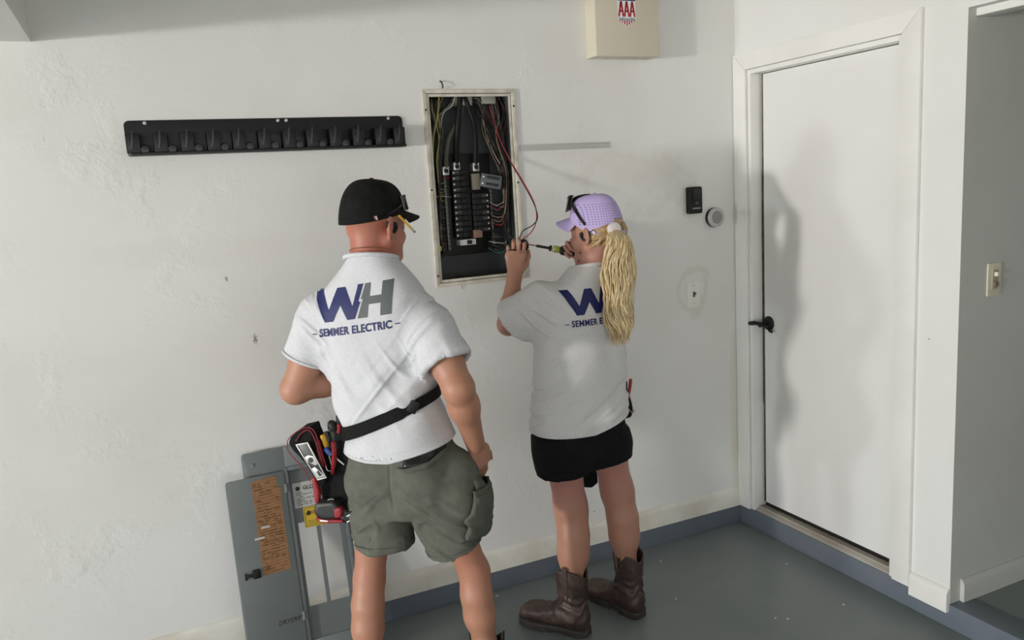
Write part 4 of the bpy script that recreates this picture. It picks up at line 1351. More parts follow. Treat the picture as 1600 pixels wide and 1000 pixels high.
def make_boot(parent, heel, az, m, m_shaft, m_sole, hgt=.27, sc=1.0, side=1):
    B = Frame((heel[0], heel[1], 0.0), az)
    P = lambda r, f, z: B.P(r*sc, f*sc, z*sc)
    bt = empty_child('boot', parent)
    foot = Loft(P(0, 0, 0), B.r, B.u, B.f, [(h*sc, cs*sc*side, ct*sc, a*sc, b*sc) for h, cs, ct, a, b in ((.004, 0, .056, .022, .030), (.02, 0, .060, .036, .046), (.05, 0, .066, .041, .052), (.09, 0, .068, .041, .053), (.13, -.002, .062, .042, .046), (.17, -.004, .054, .047, .038), (.21, -.006, .050, .052, .034), (.25, -.007, .046, .050, .031), (.28, -.006, .042, .040, .026), (.296, -.004, .038, .022, .016))], 2.5)
    shaft = Loft(P(0, 0, 0), B.r, B.f, (0, 0, 1), [(z*sc, 0, c*sc, a*sc, b*sc) for z, c, a, b in ((.07, .070, .038, .054), (.11, .068, .040, .054), (.16, .064, .046, .058), (.22, .064, .051, .062), (hgt+.03, .066, .054, .066))], 2.2)
    fld = Field([foot, shaft], 0.0045)
    fld.add(foot, .02); fld.add(shaft, .03)
    inner = Loft(P(0, 0, 0), B.r, B.f, (0, 0, 1), [(z*sc, 0, c*sc, a*sc, b*sc) for z, c, a, b in ((.14, .064, .037, .049), (.22, .064, .043, .054), (hgt+.06, .066, .047, .059))], 2.2)
    fld.cut(inner, .003)
    ax_r, ax_f, O = B.r, B.f, B.O
    def top(X, Y, Z):
        r = ((X-O[0])*ax_r[0]+(Y-O[1])*ax_r[1])/sc
        return Z-(hgt-.035+.75*np.abs(r))*sc
    fld.cut_fn(top)
    def floorcut(X, Y, Z): return .022*sc-Z+0*X+0*Y
    fld.cut_fn(floorcut)
    def crease(v):
        q = np.stack([(v-O)@ax_r, (v-O)@ax_f, v[:, 2]], 1)
        fz = bump01(q[:, 2], .125*sc, .035)*.0045*np.sin(q[:, 2]*150+6*nz3(q, (20, 20, 8)))
        vamp = bump01(q[:, 1], .15*sc, .04)*(q[:, 2] > .05)*.002*np.sin(q[:, 1]*180)
        return fz+vamp+.0012*nz3(q, (60, 60, 60), 4)
    v, q = fld.mesh()
    np_mesh('upper', v, q, m, bt, crease, 1)
    # sole and stacked heel
    out = []
    for h, w1, w2 in ((.0, .020, .020), (.012, .036, .036), (.04, .043, .043), (.09, .043, .043), (.14, .043, .047), (.19, .048, .057), (.23, .050, .061), (.265, .046, .055), (.29, .030, .038), (.302, .010, .018)):
        out.append((h, w1, w2))
    pl = [(w2*side, h) for h, w1, w2 in out]+[(-w1*side, h) for h, w1, w2 in out[::-1]]
    MB().prism([(a*sc, b*sc) for a, b in pl], (0.010*sc, 0.030*sc), P(0, 0, 0), B.r, B.f, B.u).build('sole', m_sole, bt, bevel=.004)
    pl2 = [(w2*side, h) for h, w1, w2 in out[4:]]+[(-w1*side, h) for h, w1, w2 in out[4:][::-1]]
    MB().prism([(a*sc, b*sc) for a, b in pl2], (0.0005, 0.0105*sc), P(0, 0, 0), B.r, B.f, B.u).build('outsole', m_sole, bt, bevel=.002)
    pl3 = [(w2*side, h) for h, w1, w2 in out[:4]]+[(-w1*side, h) for h, w1, w2 in out[:4][::-1]]
    MB().prism([(a*sc, b*sc) for a, b in pl3], (0.0005, 0.0105*sc), P(0, 0, 0), B.r, B.f, B.u).build('heel', m_sole, bt, bevel=.002)
    # pull straps on the two sides and a welt seam up the side
    for s in (-1, 1):
        zt = (hgt-.035+.75*.054)*sc
        MB().prism([(-.011, -.075), (.011, -.075), (.011, .012), (.006, .016), (-.006, .016), (-.011, .012)], (0, .0035), P(s*.0535, .066, zt/sc), B.f*sc, unit(np.array([0, 0, 1.])+B.r*s*.06)*sc, B.r*s).build('pull_strap', m_shaft, bt, bevel=.001)
    return bt

# ================================================================ the man
man = Frame((0.612, 2.35, 0.0), 35)
MP = man.P
M_skin_m = skin_material('skin_sunburnt', (172, 126, 102), (164, 94, 78))
man_root = empty('person', (0.70, 2.36, 0.0), 'person in black cap, grey logo t-shirt and green cargo shorts facing the panel', 'person')

HM = Frame(man.px(585, 349, 0.03), 62, -6)
torsoM = Loft(man.O, man.r, man.f, (0, 0, 1), [(.84, .050, -.004, .182, .136), (.93, .046, -.003, .173, .130), (1.02, .028, .005, .160, .118), (1.10, .010, .010, .160, .120), (1.20, -.006, .010, .168, .124), (1.30, -.006, .004, .176, .120), (1.36, -.002, -.004, .164, .106), (1.41, .002, -.008, .135, .088), (1.45, .004, -.006, .102, .080), (1.48, .004, -.004, .080, .074), (1.51, .006, -.002, .066, .064)], 2.3)
sL, sR = MP(-.152, -.005, 1.350), MP(.160, -.010, 1.306)
eL, eR = man.px(462, 608, -.03), man.px(716, 606, -.10)
wL, wR = MP(-.075, .215, 1.105), man.px(742, 690, .03)
hR = man.px(752, 732, .06)
hipL, hipR = MP(-.035, .0, .84), MP(.130, .0, .84)
kL, kR = man.px(577, 905, -.03), man.px(741, 893, .05)
aL, aR = MP(-.10, -.09, .10), MP(.262, .06, .10)

FB = Field([BB([sL, sR, eL, eR, wL, wR, hR, kL, kR], .12), BB([aL, aR, aL+man.f*.12, aR+man.f*.12], .05), BB([HM.O], .15), torsoM, BB([wL, MP(.12, .28, 1.1)], .06)], 0.0045, 0.02)
# torso, a little inside the shirt
FB.add(Loft(man.O, man.r, man.f, (0, 0, 1), [(.78, .050, .0, .130, .095), (.90, .048, .0, .130, .095), (1.05, .020, .005, .140, .104), (1.20, -.006, .010, .152, .112), (1.30, -.004, .004, .150, .100), (1.37, .0, -.004, .120, .080), (1.44, .004, -.004, .080, .062), (1.50, .006, .0, .058, .056)], 2.3), .02)
FB.add(Cone(MP(.004, -.004, 1.44), HM.P(0, -.026, -.035), .057, .055), .025)
add_head(FB, HM, 1.0)
for s_, e_, w_ in ((sL, eL, wL), (sR, eR, wR)):
    FB.add(Cone(s_, e_, .048, .046), .02)
    m1 = s_+(e_-s_)*.45
    FB.add(Cone(m1, s_+(e_-s_)*.7, .050, .046), .02)
    FB.add(Cone(e_, e_+(w_-e_)*.35, .043, .045), .02)
    FB.add(Cone(e_+(w_-e_)*.3, w_, .045, .029), .02)
for h_, k_, a_ in ((hipL, kL, aL), (hipR, kR, aR)):
    FB.add(Cone(h_, k_, .074, .045), .03)
    back = -man.f
    c0, c1 = k_+(a_-k_)*.20+back*.012, k_+(a_-k_)*.40+back*.010
    FB.add(Cone(k_, c0, .043, .044), .035)
    FB.add(Cone(c0, c1, .046, .045), .035)
    FB.add(Cone(c1, k_+(a_-k_)*.72, .045, .034), .035)
    FB.add(Cone(k_+(a_-k_)*.70, a_, .034, .033), .035)
    FB.add(Cone(a_, a_+man.f*.12-np.array([0, 0, .05]), .035, .025), .02)
# left hand held in front of the belly, right hand pushed into the pocket
add_hand(FB, wL, MP(.10, .27, 1.11)-wL, man.f, (0, 0, 1), [(35, 45, 25), (40, 50, 25), (45, 50, 25), (50, 50, 25)])
add_hand(FB, wR, hR-wR, man.r*.9-man.f*.45, man.f*.6+man.r*.4, [(12, 18, 10)]*4, thumb=((.8, .5, 0), (.9, .35, -.1), (.95, .25, -.1)))
v, q = FB.mesh()
def tintM(v):
    l = (v-man.O)@np.stack([man.r, man.f, np.array([0, 0, 1.])]).T
    neck = bump01(l[:, 2], 1.51, .07)*np.clip((.06-l[:, 1])/.06, 0, 1)
    ear = bump01(l[:, 2], 1.585, .02)*.35
    knee = bump01(l[:, 2], .50, .08)*.2*(l[:, 2] < .7)
    return np.clip(.10+.8*neck+ear+knee, 0, 1)
np_mesh('body', v, q, M_skin_m, man_root, None, 1, tintM)

# ---- t-shirt
def sleeve(s_, e_, frac, r0, r1, fr):
    d = e_-s_; L_ = np.linalg.norm(d); w_ = d/L_
    t_ = unit(fr.f-w_*(fr.f@w_)); sd = np.cross(t_, w_)
    return Loft(s_-w_*.03, sd, t_, w_, [(0, 0, 0, r0*.45, r0*.45), (.03, 0, 0, r0*.82, r0*.82), (.075, 0, 0, r0, r0), (L_*frac*.6+.03, 0, 0, (r0+r1)/2, (r0+r1)/2), (L_*frac+.03, 0, 0, r1, r1)], 2.0), Loft(s_-w_*.03, sd, t_, w_, [(L_*frac-.008, 0, 0, r1-.020, r1-.020), (L_*frac+.02, 0, 0, r1-.012, r1-.012), (L_*frac+.06, 0, 0, r1-.012, r1-.012)], 2.0)
FS = Field([torsoM, BB([sL, sR, sL+(eL-sL)*.7, sR+(eR-sR)*.7], .10)], 0.005, 0.02)
FS.add(torsoM, .02)
for s_, e_, fr_ in ((sL, eL, .64), (sR, eR, .66)):
    o_, i_ = sleeve(s_, e_, fr_, .074, .078, man)
    FS.add(o_, .045)
for s_, e_, fr_ in ((sL, eL, .64), (sR, eR, .66)):
    o_, i_ = sleeve(s_, e_, fr_, .074, .078, man)
    FS.cut(i_, .003)
FS.cut(Loft(man.O, man.r, man.f, (0, 0, 1), [(.80, .050, -.004, .170, .124), (.92, .046, -.003, .162, .119), (.945, .044, 0, .145, .10)], 2.3), .003)
rx, ry = man.r[0], man.r[1]
def hemM(r): return .893+.24*np.maximum(r-.05, 0)+.10*np.maximum(-r-.02, 0)
FS.cut_fn(lambda X, Y, Z: hemM((X-man.O[0])*rx+(Y-man.O[1])*ry)-Z)
FS.cut_fn(lambda X, Y, Z: Z-(1.496+.22*((X-man.O[0])*man.f[0]+(Y-man.O[1])*man.f[1])*-1*1.0+.0))
def foldM(v):
    l = (v-man.O)@np.stack([man.r, man.f, np.array([0, 0, 1.])]).T
    r, f, z = l[:, 0], l[:, 1], l[:, 2]
    zb = 1.005+.36*(r-.02)
    body = (np.abs(r) < .24)
    # gathers that hang above and below the belt, drag lines to the arm holes, broad drape
    up = bump01(z, 1.10+.2*r, .10)
    g1 = nz3(np.stack([r*1.0+.55*z, f, z*.6-.3*r], 1), (17, 6, 7), 3)
    g2 = nz3(np.stack([r-.9*z, f*.5, z], 1), (16, 6, 5), 11)
    g3 = nz3(l, (9, 9, 5), 7)
    arm = bump01(np.abs(r), .17, .06)*bump01(z, 1.25, .12)
    g4 = nz3(np.stack([(np.abs(r)+z)*.8, f, (np.abs(r)-z)], 1), (7, 6, 26), 5)
    below = bump01(z, .94, .05)
    g5 = nz3(np.stack([r+.3*z, f, z*.3], 1), (22, 18, 4), 9)
    waist = -.010*bump01(z-zb, 0, .028)*(np.abs(r) < .2)
    hem = .0016*bump01(z-hemM(r), .020, .0035)*body*-1
    keep = np.clip((z-hemM(r))/.03, 0, 1)
    return keep*(.009*up*ridge(g1)+.006*up*ridge(g2)+.012*up*g2+.010*g3+.008*arm*ridge(g4)+.005*below*g5+waist)+hem
v, q = FS.mesh()
shirtM = np_mesh('t_shirt', v, q, M_shirt, man_root, foldM, 2)
def hem_ring(loft, hem, O, ax, off, m_, parent, n=120):
    pts = []
    for t in np.linspace(0, 2*math.pi, n+1):
        z = .88
        for _ in range(4):
            p = loft.surf(z, t, off)
            z = float(hem((p-O)@ax))+.004
        pts.append(Vector(loft.surf(z, t, off)))
    return MB().tube(pts, .0052, 8, False).build('hem', m_, parent, smooth=True)
hem_ring(torsoM, hemM, man.O, man.r, -.0035, M_shirt, shirtM)
def cuff(s_, e_, frac, r0, r1, fr, m_, parent):
    o_, i_ = sleeve(s_, e_, frac, r0, r1, fr)
    h = o_.tab[0][-1]-.004
    MB().tube([Vector(o_.surf(h, t, -.004)) for t in np.linspace(0, 2*math.pi, 61)], .0050, 8, False).build('cuff', m_, parent, smooth=True)
for s_, e_, fr_ in ((sL, eL, .64), (sR, eR, .66)):
    cuff(s_, e_, fr_, .074, .078, man, M_shirt, shirtM)
colm = MB()
nb = [Vector(MP(.004, -.003, 1.478)+(man.r*math.cos(a)*.0775+man.f*math.sin(a)*.0755)+np.array([0, 0, 1])*(-.017*math.sin(a)+.012)) for a in np.linspace(0, 2*math.pi, 49)]
colm.tube(nb, .0068, 8, False, 1.0)
colm.build('collar', M_shirt, shirtM, smooth=True)
logo_c = man.px(549, 500, -.125)
shirt_logo(shirtM, logo_c, man.r+np.array([0, 0, 1])*.105, np.array([0, 0, 1.])+man.r*.0, 1.0)

# ---- cargo shorts
U0 = np.array([0, 0, 1.])
M_short = cloth_mat('olive_canvas', (100, 102, 93), (92, 94, 86), 40, bscale=600)
pelv = Loft(man.O, man.r, man.f, (0, 0, 1), [(.70, .062, .0, .165, .112), (.76, .058, .0, .176, .125), (.84, .052, -.004, .168, .128), (.92, .047, -.002, .160, .118), (.985, .042, 0, .152, .110)], 2.4)
def leg_loft(a, b, secs, n=2.2):
    a, b = V3(a), V3(b)
    d = b-a; L_ = np.linalg.norm(d); w_ = d/L_
    t_ = unit(man.f-w_*(man.f@w_)); sd = np.cross(t_, w_)
    return [Loft(a, sd, t_, w_, [(h*L_, 0, 0, x, y) for h, x, y in s], n) for s in secs]
hL, hRr = man.px(600, 851, -.02), man.px(714, 851, .03)
legA = leg_loft(MP(-.030, -.004, .80), hL, [[(-.1, .090, .115), (.2, .098, .110), (.6, .098, .100), (1.0, .092, .094)], [(.5, .080, .084), (1.0, .083, .085), (1.2, .084, .086)]])
legB = leg_loft(MP(.140, -.004, .80), hRr, [[(-.1, .096, .115), (.2, .108, .112), (.6, .106, .104), (1.0, .091, .094)], [(.5, .076, .082), (1.0, .079, .083), (1.2, .080, .084)]])
FH = Field([pelv, legA[0], legB[0]], 0.005, 0.02)
FH.add(pelv, .02).add(legA[0], .02)
FH2 = Field([pelv, legA[0], legB[0]], 0.005, 0.02)
FH2.add(legB[0], .02)
FH.D = np.minimum(FH.D, FH2.D)
FH.add(Ell(MP(-.022, -.070, .825), [.082, .066, .085], (man.r, man.f, np.array([0, 0, 1.]))), .03)
FH.add(Ell(MP(.120, -.070, .825), [.082, .066, .085], (man.r, man.f, np.array([0, 0, 1.]))), .03)
FH.add(Ell(man.px(722, 765, .0), [.062, .085, .125], (man.r, man.f, U0)), .05)
FH.cut(legA[1], .003).cut(legB[1], .003)
def foldS(v):
    l = (v-man.O)@np.stack([man.r, man.f, np.array([0, 0, 1.])]).T
    r, f, z = l[:, 0], l[:, 1], l[:, 2]
    lowr = np.clip((.86-z)/.12, 0, 1)
    side = np.where(r > .05, 1.0, -1.0)
    g1 = nz3(np.stack([(r-.05)*side*.9+z*1.0, f*.7, (r-.05)*side-z*.7], 1), (24, 7, 6), 2)
    g2 = nz3(np.stack([r, f, z*1.6+.5*r], 1), (10, 8, 13), 6)
    seam = -.004*bump01(r, .050, .004)*(f < 0)*(z > .74)
    hem = -.0015*bump01(z, .605, .003)
    return lowr*((.008*ridge(g1)+.008*g1)*np.where(r > .05, 1.2, .7)+.004*g2)+.004*g2+seam
v, q = FH.mesh()
shorts = np_mesh('shorts', v, q, M_short, man_root, foldS, 2)
tS = bvh(shorts)
def px_patch(name, pts, tree, m, parent, fr, off=.002, thick=.003, cell=.012, f0=-.12):
    """sewn-on piece: outline given where it lies on the cloth, wrapped onto it"""
    P0 = [Vector(fr.px(a, b, f0)) for a, b in pts]
    c = sum(P0, Vector())/len(P0)
    ex, ey = Vector(fr.r), Vector((0, 0, 1))
    uv = [((p-c).dot(ex), (p-c).dot(ey)) for p in P0]
    return print_on(name, [uv], tree, c, ex, ey, m, parent, cell=cell, off=off, thick=-thick)
M_short2 = cloth_mat('olive_canvas_pocket', (94, 96, 87), (86, 88, 80), 40, bscale=600)
px_patch('back_pocket', [(622, 728), (636, 737), (668, 732), (690, 718), (697, 702), (688, 708), (667, 724), (634, 730)], tS, M_short2, shorts, man, off=.005, thick=.006)
px_patch('back_pocket_flap', [(552, 712), (567, 715), (567, 724), (552, 721)], tS, M_short2, shorts, man, off=.003)
po = man.px(742, 790, .0)
def side_patch(name, pts, off, thick):
    return print_on(name, [pts], tS, Vector(po), Vector(man.f), Vector((0, 0, 1)), M_short2, shorts, cell=.012, off=off, thick=-thick)
side_patch('cargo_pocket', [(-.075, -.075), (.07, -.085), (.075, .05), (-.07, .055), (-.085, .0)], .012, .014)
side_patch('cargo_flap', [(-.080, .025), (.078, .015), (.080, .065), (-.070, .075)], .019, .007)
for a_, hem_c, w_, rr in ((legA[0], hL, None, .094), (legB[0], hRr, None, .091)):
    ring = [Vector(a_.surf(a_.tab[0][-1]-.022, t, .0012)) for t in np.linspace(0, 2*math.pi, 49)]
    MB().tube(ring, .0013, 5, False).build('hem_stitch', M_short2, shorts, smooth=True)
wallet_tree = tS
ph = px_patch('phone', [(632, 730), (632, 716), (660, 708), (686, 700), (686, 712), (664, 725)], tS, mat('phone_black', (14, 14, 15), 0.35), None, man, off=.010, thick=.012)
tag(ph, 'black phone sticking out of the back pocket of the green shorts', 'phone')

# ---- cap
M_capb = cloth_mat('black_twill', (19, 19, 19), (26, 26, 25), 60, bscale=500)
capM, domeM = make_cap(man_root, HM, 1.0, M_capb, M_capb, rim=.016, tilt=.026, height=.130, ra=.0845, rb=.108)
bd = HM.P(0, 0, 0)
def on_cap(dome, H, x, y, frame, f):
    return frame.px(x, y, f)
tb = BVHTree.FromPolygons([v.co[:] for v in [c for c in capM.children if c.name.startswith('crown')][0].data.vertices], [p.vertices[:] for p in [c for c in capM.children if c.name.startswith('crown')][0].data.polygons])
def view_patch(name, pts, tree, m, parent, off=.0012, cell=.006, thick=0.0):
    """small emblem on a curved surface: outline points found on the surface, lifted along its normal"""
    c = Vector((sum(p[0] for p in pts)/len(pts), sum(p[1] for p in pts)/len(pts), 0))
    d = _f + _r*(c.x-800)/FPX - _u*(c.y-500)/FPX
    hit, nrm, _, dist = tree.ray_cast(Vector(CAM), Vector(d).normalized())
    if hit is None: return None
    nrm = nrm if nrm.dot(Vector(d)) < 0 else -nrm
    ez = nrm.normalized()
    ex = Vector((0, 0, 1)).cross(ez).normalized(); ey = ez.cross(ex)
    uv = []
    for a, b in pts:
        dd = Vector(_f + _r*(a-800)/FPX - _u*(b-500)/FPX)
        t = (hit-Vector(CAM)).dot(ez)/dd.dot(ez)
        p = Vector(CAM)+dd*t-hit
        uv.append((p.dot(ex), p.dot(ey)))
    return print_on(name, [uv], tree, hit, ex, ey, m, parent, cell=cell, off=off, thick=-thick if thick else 0)
view_patch('cap_tag', [(582.5, 338), (588.5, 336.5), (592, 348), (586.5, 350)], tb, mat('tag_red', (110, 36, 40), 0.6), capM, .0015)
view_patch('cap_tag_mark', [(584.5, 338.5), (588, 337.5), (591, 346), (589, 347)], tb, mat('tag_white', (206, 200, 196), 0.6), capM, .0028)

glasses_on_crown('black sunglasses resting on the peak of the black cap', HM, tb, [(626, 320), (618, 326), (611, 331), (603, 335)], (0, .108, .072), .024, .024, .005, .30, .004)

# ---- small things on the man
nk = MB().tube([Vector(MP(.006, .002, 1.505)+(man.r*math.cos(a)*.0655+man.f*math.sin(a)*.0635)+np.array([0, 0, 1])*(-.014*math.sin(a)+.006)) for a in np.linspace(0, 2*math.pi, 61)], .0011, 6, False).build('necklace', mat('gold_chain', (176, 132, 84), 0.3, 0.9), None, smooth=True)
tag(nk, 'thin gold chain necklace around the neck of the person in the black cap', 'necklace')
def earbud(label, H, s, sc):
    e = empty('earbud', H.P(s*.08*sc, 0, -.01*sc), label, 'earbud')
    MB().lathe([(0, 0), (.009*sc, 0), (.0115*sc, .004*sc), (.010*sc, .010*sc), (.004*sc, .012*sc), (0, .012*sc)], H.P(s*.077*sc, .004*sc, -.008*sc), H.r*s+H.f*.3, 16).build('bud', M_black, e, smooth=True)
    hook = [H.P(s*.088*sc, .006*sc, -.012*sc), H.P(s*.089*sc, -.004*sc, -.026*sc), H.P(s*.088*sc, -.018*sc, -.026*sc), H.P(s*.087*sc, -.028*sc, -.014*sc), H.P(s*.086*sc, -.030*sc, .004*sc)]
    MB().tube(spline(hook, 12), .0055*sc, 8).build('ear_hook', M_black, e, smooth=True)
    return e
earbud('black hooked earbud in the ear beside the pencil', HM, 1, 1.0)
_fe = man.loc(HM.P(.084, .0, 0))[1]
pc0, pc1 = man.px(623, 336.5, _fe-.0), man.px(648.5, 363, _fe+.035)
pcl = empty('pencil', pc0, 'yellow pencil tucked behind the ear under the black cap', 'pencil')
pd = unit(pc1-pc0)
MB().tube([Vector(pc0), Vector(pc1-pd*.016)], .0036, 6).build('shaft', mat('pencil_yellow', (206, 158, 52), 0.45), pcl)
MB().tube([Vector(pc1-pd*.016), Vector(pc1-pd*.006)], .0039, 10).build('ferrule', M_silver, pcl, smooth=True)
MB().tube([Vector(pc1-pd*.006), Vector(pc1)], .0034, 10).build('eraser', mat('eraser_grey', (120, 110, 108), 0.8), pcl, smooth=True)

# ---- boots of the man (only the collars reach into view)
M_bootk = mat('boot_black', (24, 23, 22), 0.6, bump=0.2, bscale=80)
for a_, az_, sd in ((aL, 22, -1), (aR, 44, 1)):
    hz = a_-Frame((0, 0, 0), az_).f*.066
    make_boot(man_root, hz, az_, M_bootk, M_bootk, M_bootk, hgt=.235, sc=1.02, side=sd)

# ================================================================ tool belt with its pouch
M_web = cloth_mat('black_webbing', (20, 20, 21), (28, 28, 29), 120, bscale=400)
M_redt = mat('red_rubber', (140, 27, 36), 0.5)
tbelt = empty('tool_belt', MP(-.15, 0, .8), 'black tool belt slung low around the waist with red-piped pouch', 'tool belt')
bv, bf = [], []
nB = 96
for i in range(nB):
    t = 2*math.pi*i/nB
    for lay in (.006, .0105):
        for dz in (-.021, .021):
            p = torsoM.surf(1.0, t, lay)
            rr = (p-man.O)@man.r
            zc = 1.012+.34*(rr-.02)
            p = torsoM.surf(zc, t, lay-.006)
            rr = (p-man.O)@man.r
            bv.append((p[0], p[1], zc+dz*(1.0 if rr < .1 else .85)))
for i in range(nB):
    j = (i+1) % nB
    a, b = i*4, j*4
    bf += [(a, b, b+1, a+1), (a+2, a+3, b+3, b+2), (a, a+2, b+2, b), (a+1, b+1, b+3, a+3)]
MB().add(bv, bf).build('belt_strap', M_web, tbelt, smooth=True, angle=50)
px_b = MB()
bp = torsoM.surf(1.05, -R(58), .006)
for zz in (0,):
    c_ = Vector(torsoM.surf(1.055, -R(52), .0075)); tx_ = (Vector(torsoM.surf(1.075, -R(46), .0075))-Vector(torsoM.surf(1.035, -R(58), .0075))).normalized()
    up_ = Vector((0, 0, 1)); nn_ = tx_.cross(up_).normalized()
    px_b.prism(rrect(.036, .050, .004, 2), (-.004, .006), c_, tx_, up_-tx_*up_.dot(tx_), nn_ if nn_.dot(Vector(-man.f)) > 0 else -nn_)
px_b.build('belt_slider', mat('slider_black', (30, 30, 31), 0.4), tbelt, bevel=.002)

# pouch body: tapering bag hanging at the left hip
U = np.array([0, 0, 1.])
def QP(x, y, f): return man.px(x, y, f)
def bag(name, outline, f0, f1, m, parent, h=.004, rnd_=.012, wob=.002, mouth=None):
    """soft pocket: outline (photograph points) on the plane f0, as deep as f1-f0, rounded"""
    P0 = np.array([man.loc(QP(a, b, f0)) for a, b in outline])
    class Bag:
        pass
    b_ = Bag()
    cen = man.P(P0[:, 0].mean(), (f0+f1)/2, P0[:, 2].mean())
    ex = np.abs(P0[:, 0]-P0[:, 0].mean()).max()+.02; ez = np.abs(P0[:, 2]-P0[:, 2].mean()).max()+.02
    ext = np.abs(man.r)*ex+np.abs(man.f)*(abs(f1-f0)/2+.02)+U*ez
    b_.lo, b_.hi = cen-ext, cen+ext
    fld = Field([b_], h, .01)
    X, Y, Z = np.meshgrid(*fld.ax, indexing='ij')
    rr = (X-man.O[0])*man.r[0]+(Y-man.O[1])*man.r[1]
    ff = (X-man.O[0])*man.f[0]+(Y-man.O[1])*man.f[1]
    d2 = np.full(rr.shape, 1e9, F4); sgn = np.ones(rr.shape, F4)
    n_ = len(P0)
    for i in range(n_):
        a, c = P0[i], P0[(i+1) % n_]
        e0, e1 = c[0]-a[0], c[2]-a[2]
        w0, w1 = rr-a[0], Z-a[2]
        t = np.clip((w0*e0+w1*e1)/(e0*e0+e1*e1), 0, 1)
        d2 = np.minimum(d2, (w0-e0*t)**2+(w1-e1*t)**2)
        c1, c2, c3 = Z >= a[2], Z < c[2], e0*w1 > e1*w0
        fl = (c1 & c2 & c3) | (~c1 & ~c2 & ~c3)
        sgn = np.where(fl, -sgn, sgn)
    dp = sgn*np.sqrt(d2)+rnd_
    df = np.abs(ff-(f0+f1)/2)-abs(f1-f0)/2+rnd_
    fld.D = (np.minimum(np.maximum(dp, df), 0)+np.sqrt(np.maximum(dp, 0)**2+np.maximum(df, 0)**2)-rnd_).astype(F4)
    if mouth: mouth(fld)
    v, q = fld.mesh()
    return np_mesh(name, v, q, m, parent, lambda v: wob*nz3(v, (35, 35, 35), 3), 2)
M_pouch = cloth_mat('black_nylon', (21, 21, 22), (27, 27, 28), 90, bscale=350)
main = bag('pouch_body', [(548, 668), (552, 720), (554, 790), (540, 805), (512, 806), (498, 770), (490, 735), (496, 700), (516, 672)], -.06, .05, M_pouch, tbelt)
side = bag('side_pocket', [(452, 684), (466, 672), (484, 668), (496, 700), (512, 742), (506, 760), (492, 752), (476, 725), (458, 706), (449, 694)], -.085, -.005, M_pouch, tbelt, rnd_=.010)
# hollow mouth edge of the pocket, with red piping
def loop(pts, f, r, m, nm, parent, closed=True):
    P_ = [Vector(QP(a, b, f)) for a, b in pts]
    sp = spline(P_+([P_[0]] if closed else []), 40)
    return MB().tube(sp, r, 6, not closed).build(nm, m, parent, smooth=True)
loop([(449, 689), (455, 681), (468, 672), (482, 668), (492, 676), (500, 700), (510, 728)], -.089, .0015, mat('piping_red', (140, 34, 44), 0.6), 'piping', side, False)
loop([(449, 690), (450, 704), (461, 718), (474, 732), (485, 752)], -.089, .0015, mat('piping_red', (140, 34, 44), 0.6), 'piping', side, False)
loop([(462, 690), (470, 678), (482, 672), (490, 682), (498, 704), (506, 728)], -.093, .0022, mat('piping_dark_red', (110, 30, 38), 0.6), 'mouth_edge', side, False)
strip = bag('red_strip', [(486, 746), (492, 746), (499, 770), (498, 787), (491, 788), (488, 765)], -.095, -.075, M_redt, tbelt, h=.003, rnd_=.006, wob=0)
loop([(496, 782), (502, 785), (509, 785), (515, 780), (522, 780)], -.085, .0022, M_silver, 'clip_wire', tbelt, False)

# torpedo level standing in the pocket
def slab(name, quad, f0, f1, m, parent, bev=.0012):
    P_ = [Vector(QP(a, b, f0)) for a, b in quad]
    d_ = Vector(man.f)*(f1-f0)
    k = len(P_)
    return MB().add(P_+[p+d_ for p in P_], [tuple(range(k))[::-1], tuple(range(k, 2*k))]+[(i, (i+1) % k, k+(i+1) % k, k+i) for i in range(k)]).build(name, m, parent, bevel=bev)
lvl = empty('torpedo_level', QP(495, 748, -.10), 'silver torpedo level with cut-out vials sticking out of the pouch', 'spirit level')
lq = lambda u, t: (461.5+(496-461.5)*t+(480.5-461.5)*u+(507-496-19)*u*t*0.6, 695+(751-695)*t+(691-695)*u)
slab('level_body', [lq(0, 0), lq(1, 0), lq(1, 1), lq(0, 1)], -.104, -.094, mat('level_alu', (70, 70, 70), 0.35, 0.6), lvl)
M_lw = mat('level_bright', (196, 196, 192), 0.35, 0.3)
for (u0, t0, u1, t1) in ((0, 0, 1, .03), (0, .97, 1, 1), (0, .03, .09, .97), (.91, .03, 1, .97)):
    slab('level_edge', [lq(u0, t0), lq(u1, t0), lq(u1, t1), lq(u0, t1)], -.1065, -.104, M_lw, lvl, .0006)
slab('vial_window', [lq(.12, .36), lq(.5, .33), lq(.88, .38), lq(.88, .60), lq(.6, .62), lq(.12, .48)], -.1062, -.104, M_lw, lvl, .0005)
c0 = lq(.48, .46)
MB().lathe([(0, 0), (.0085, 0), (.0085, .0012), (0, .0014)], QP(c0[0], c0[1], -.1064), -man.f, 16).build('vial', mat('vial_dark', (52, 54, 52), 0.3), lvl, smooth=True)
slab('vial_window', [lq(.12, .68), lq(.5, .66), lq(.88, .90), lq(.88, .95), lq(.12, .95)], -.1062, -.104, M_lw, lvl, .0005)
slab('vial', [lq(.35, .78), lq(.6, .76), lq(.7, .90), lq(.42, .91)], -.1074, -.1062, MATS['vial_dark'], lvl, .0004)

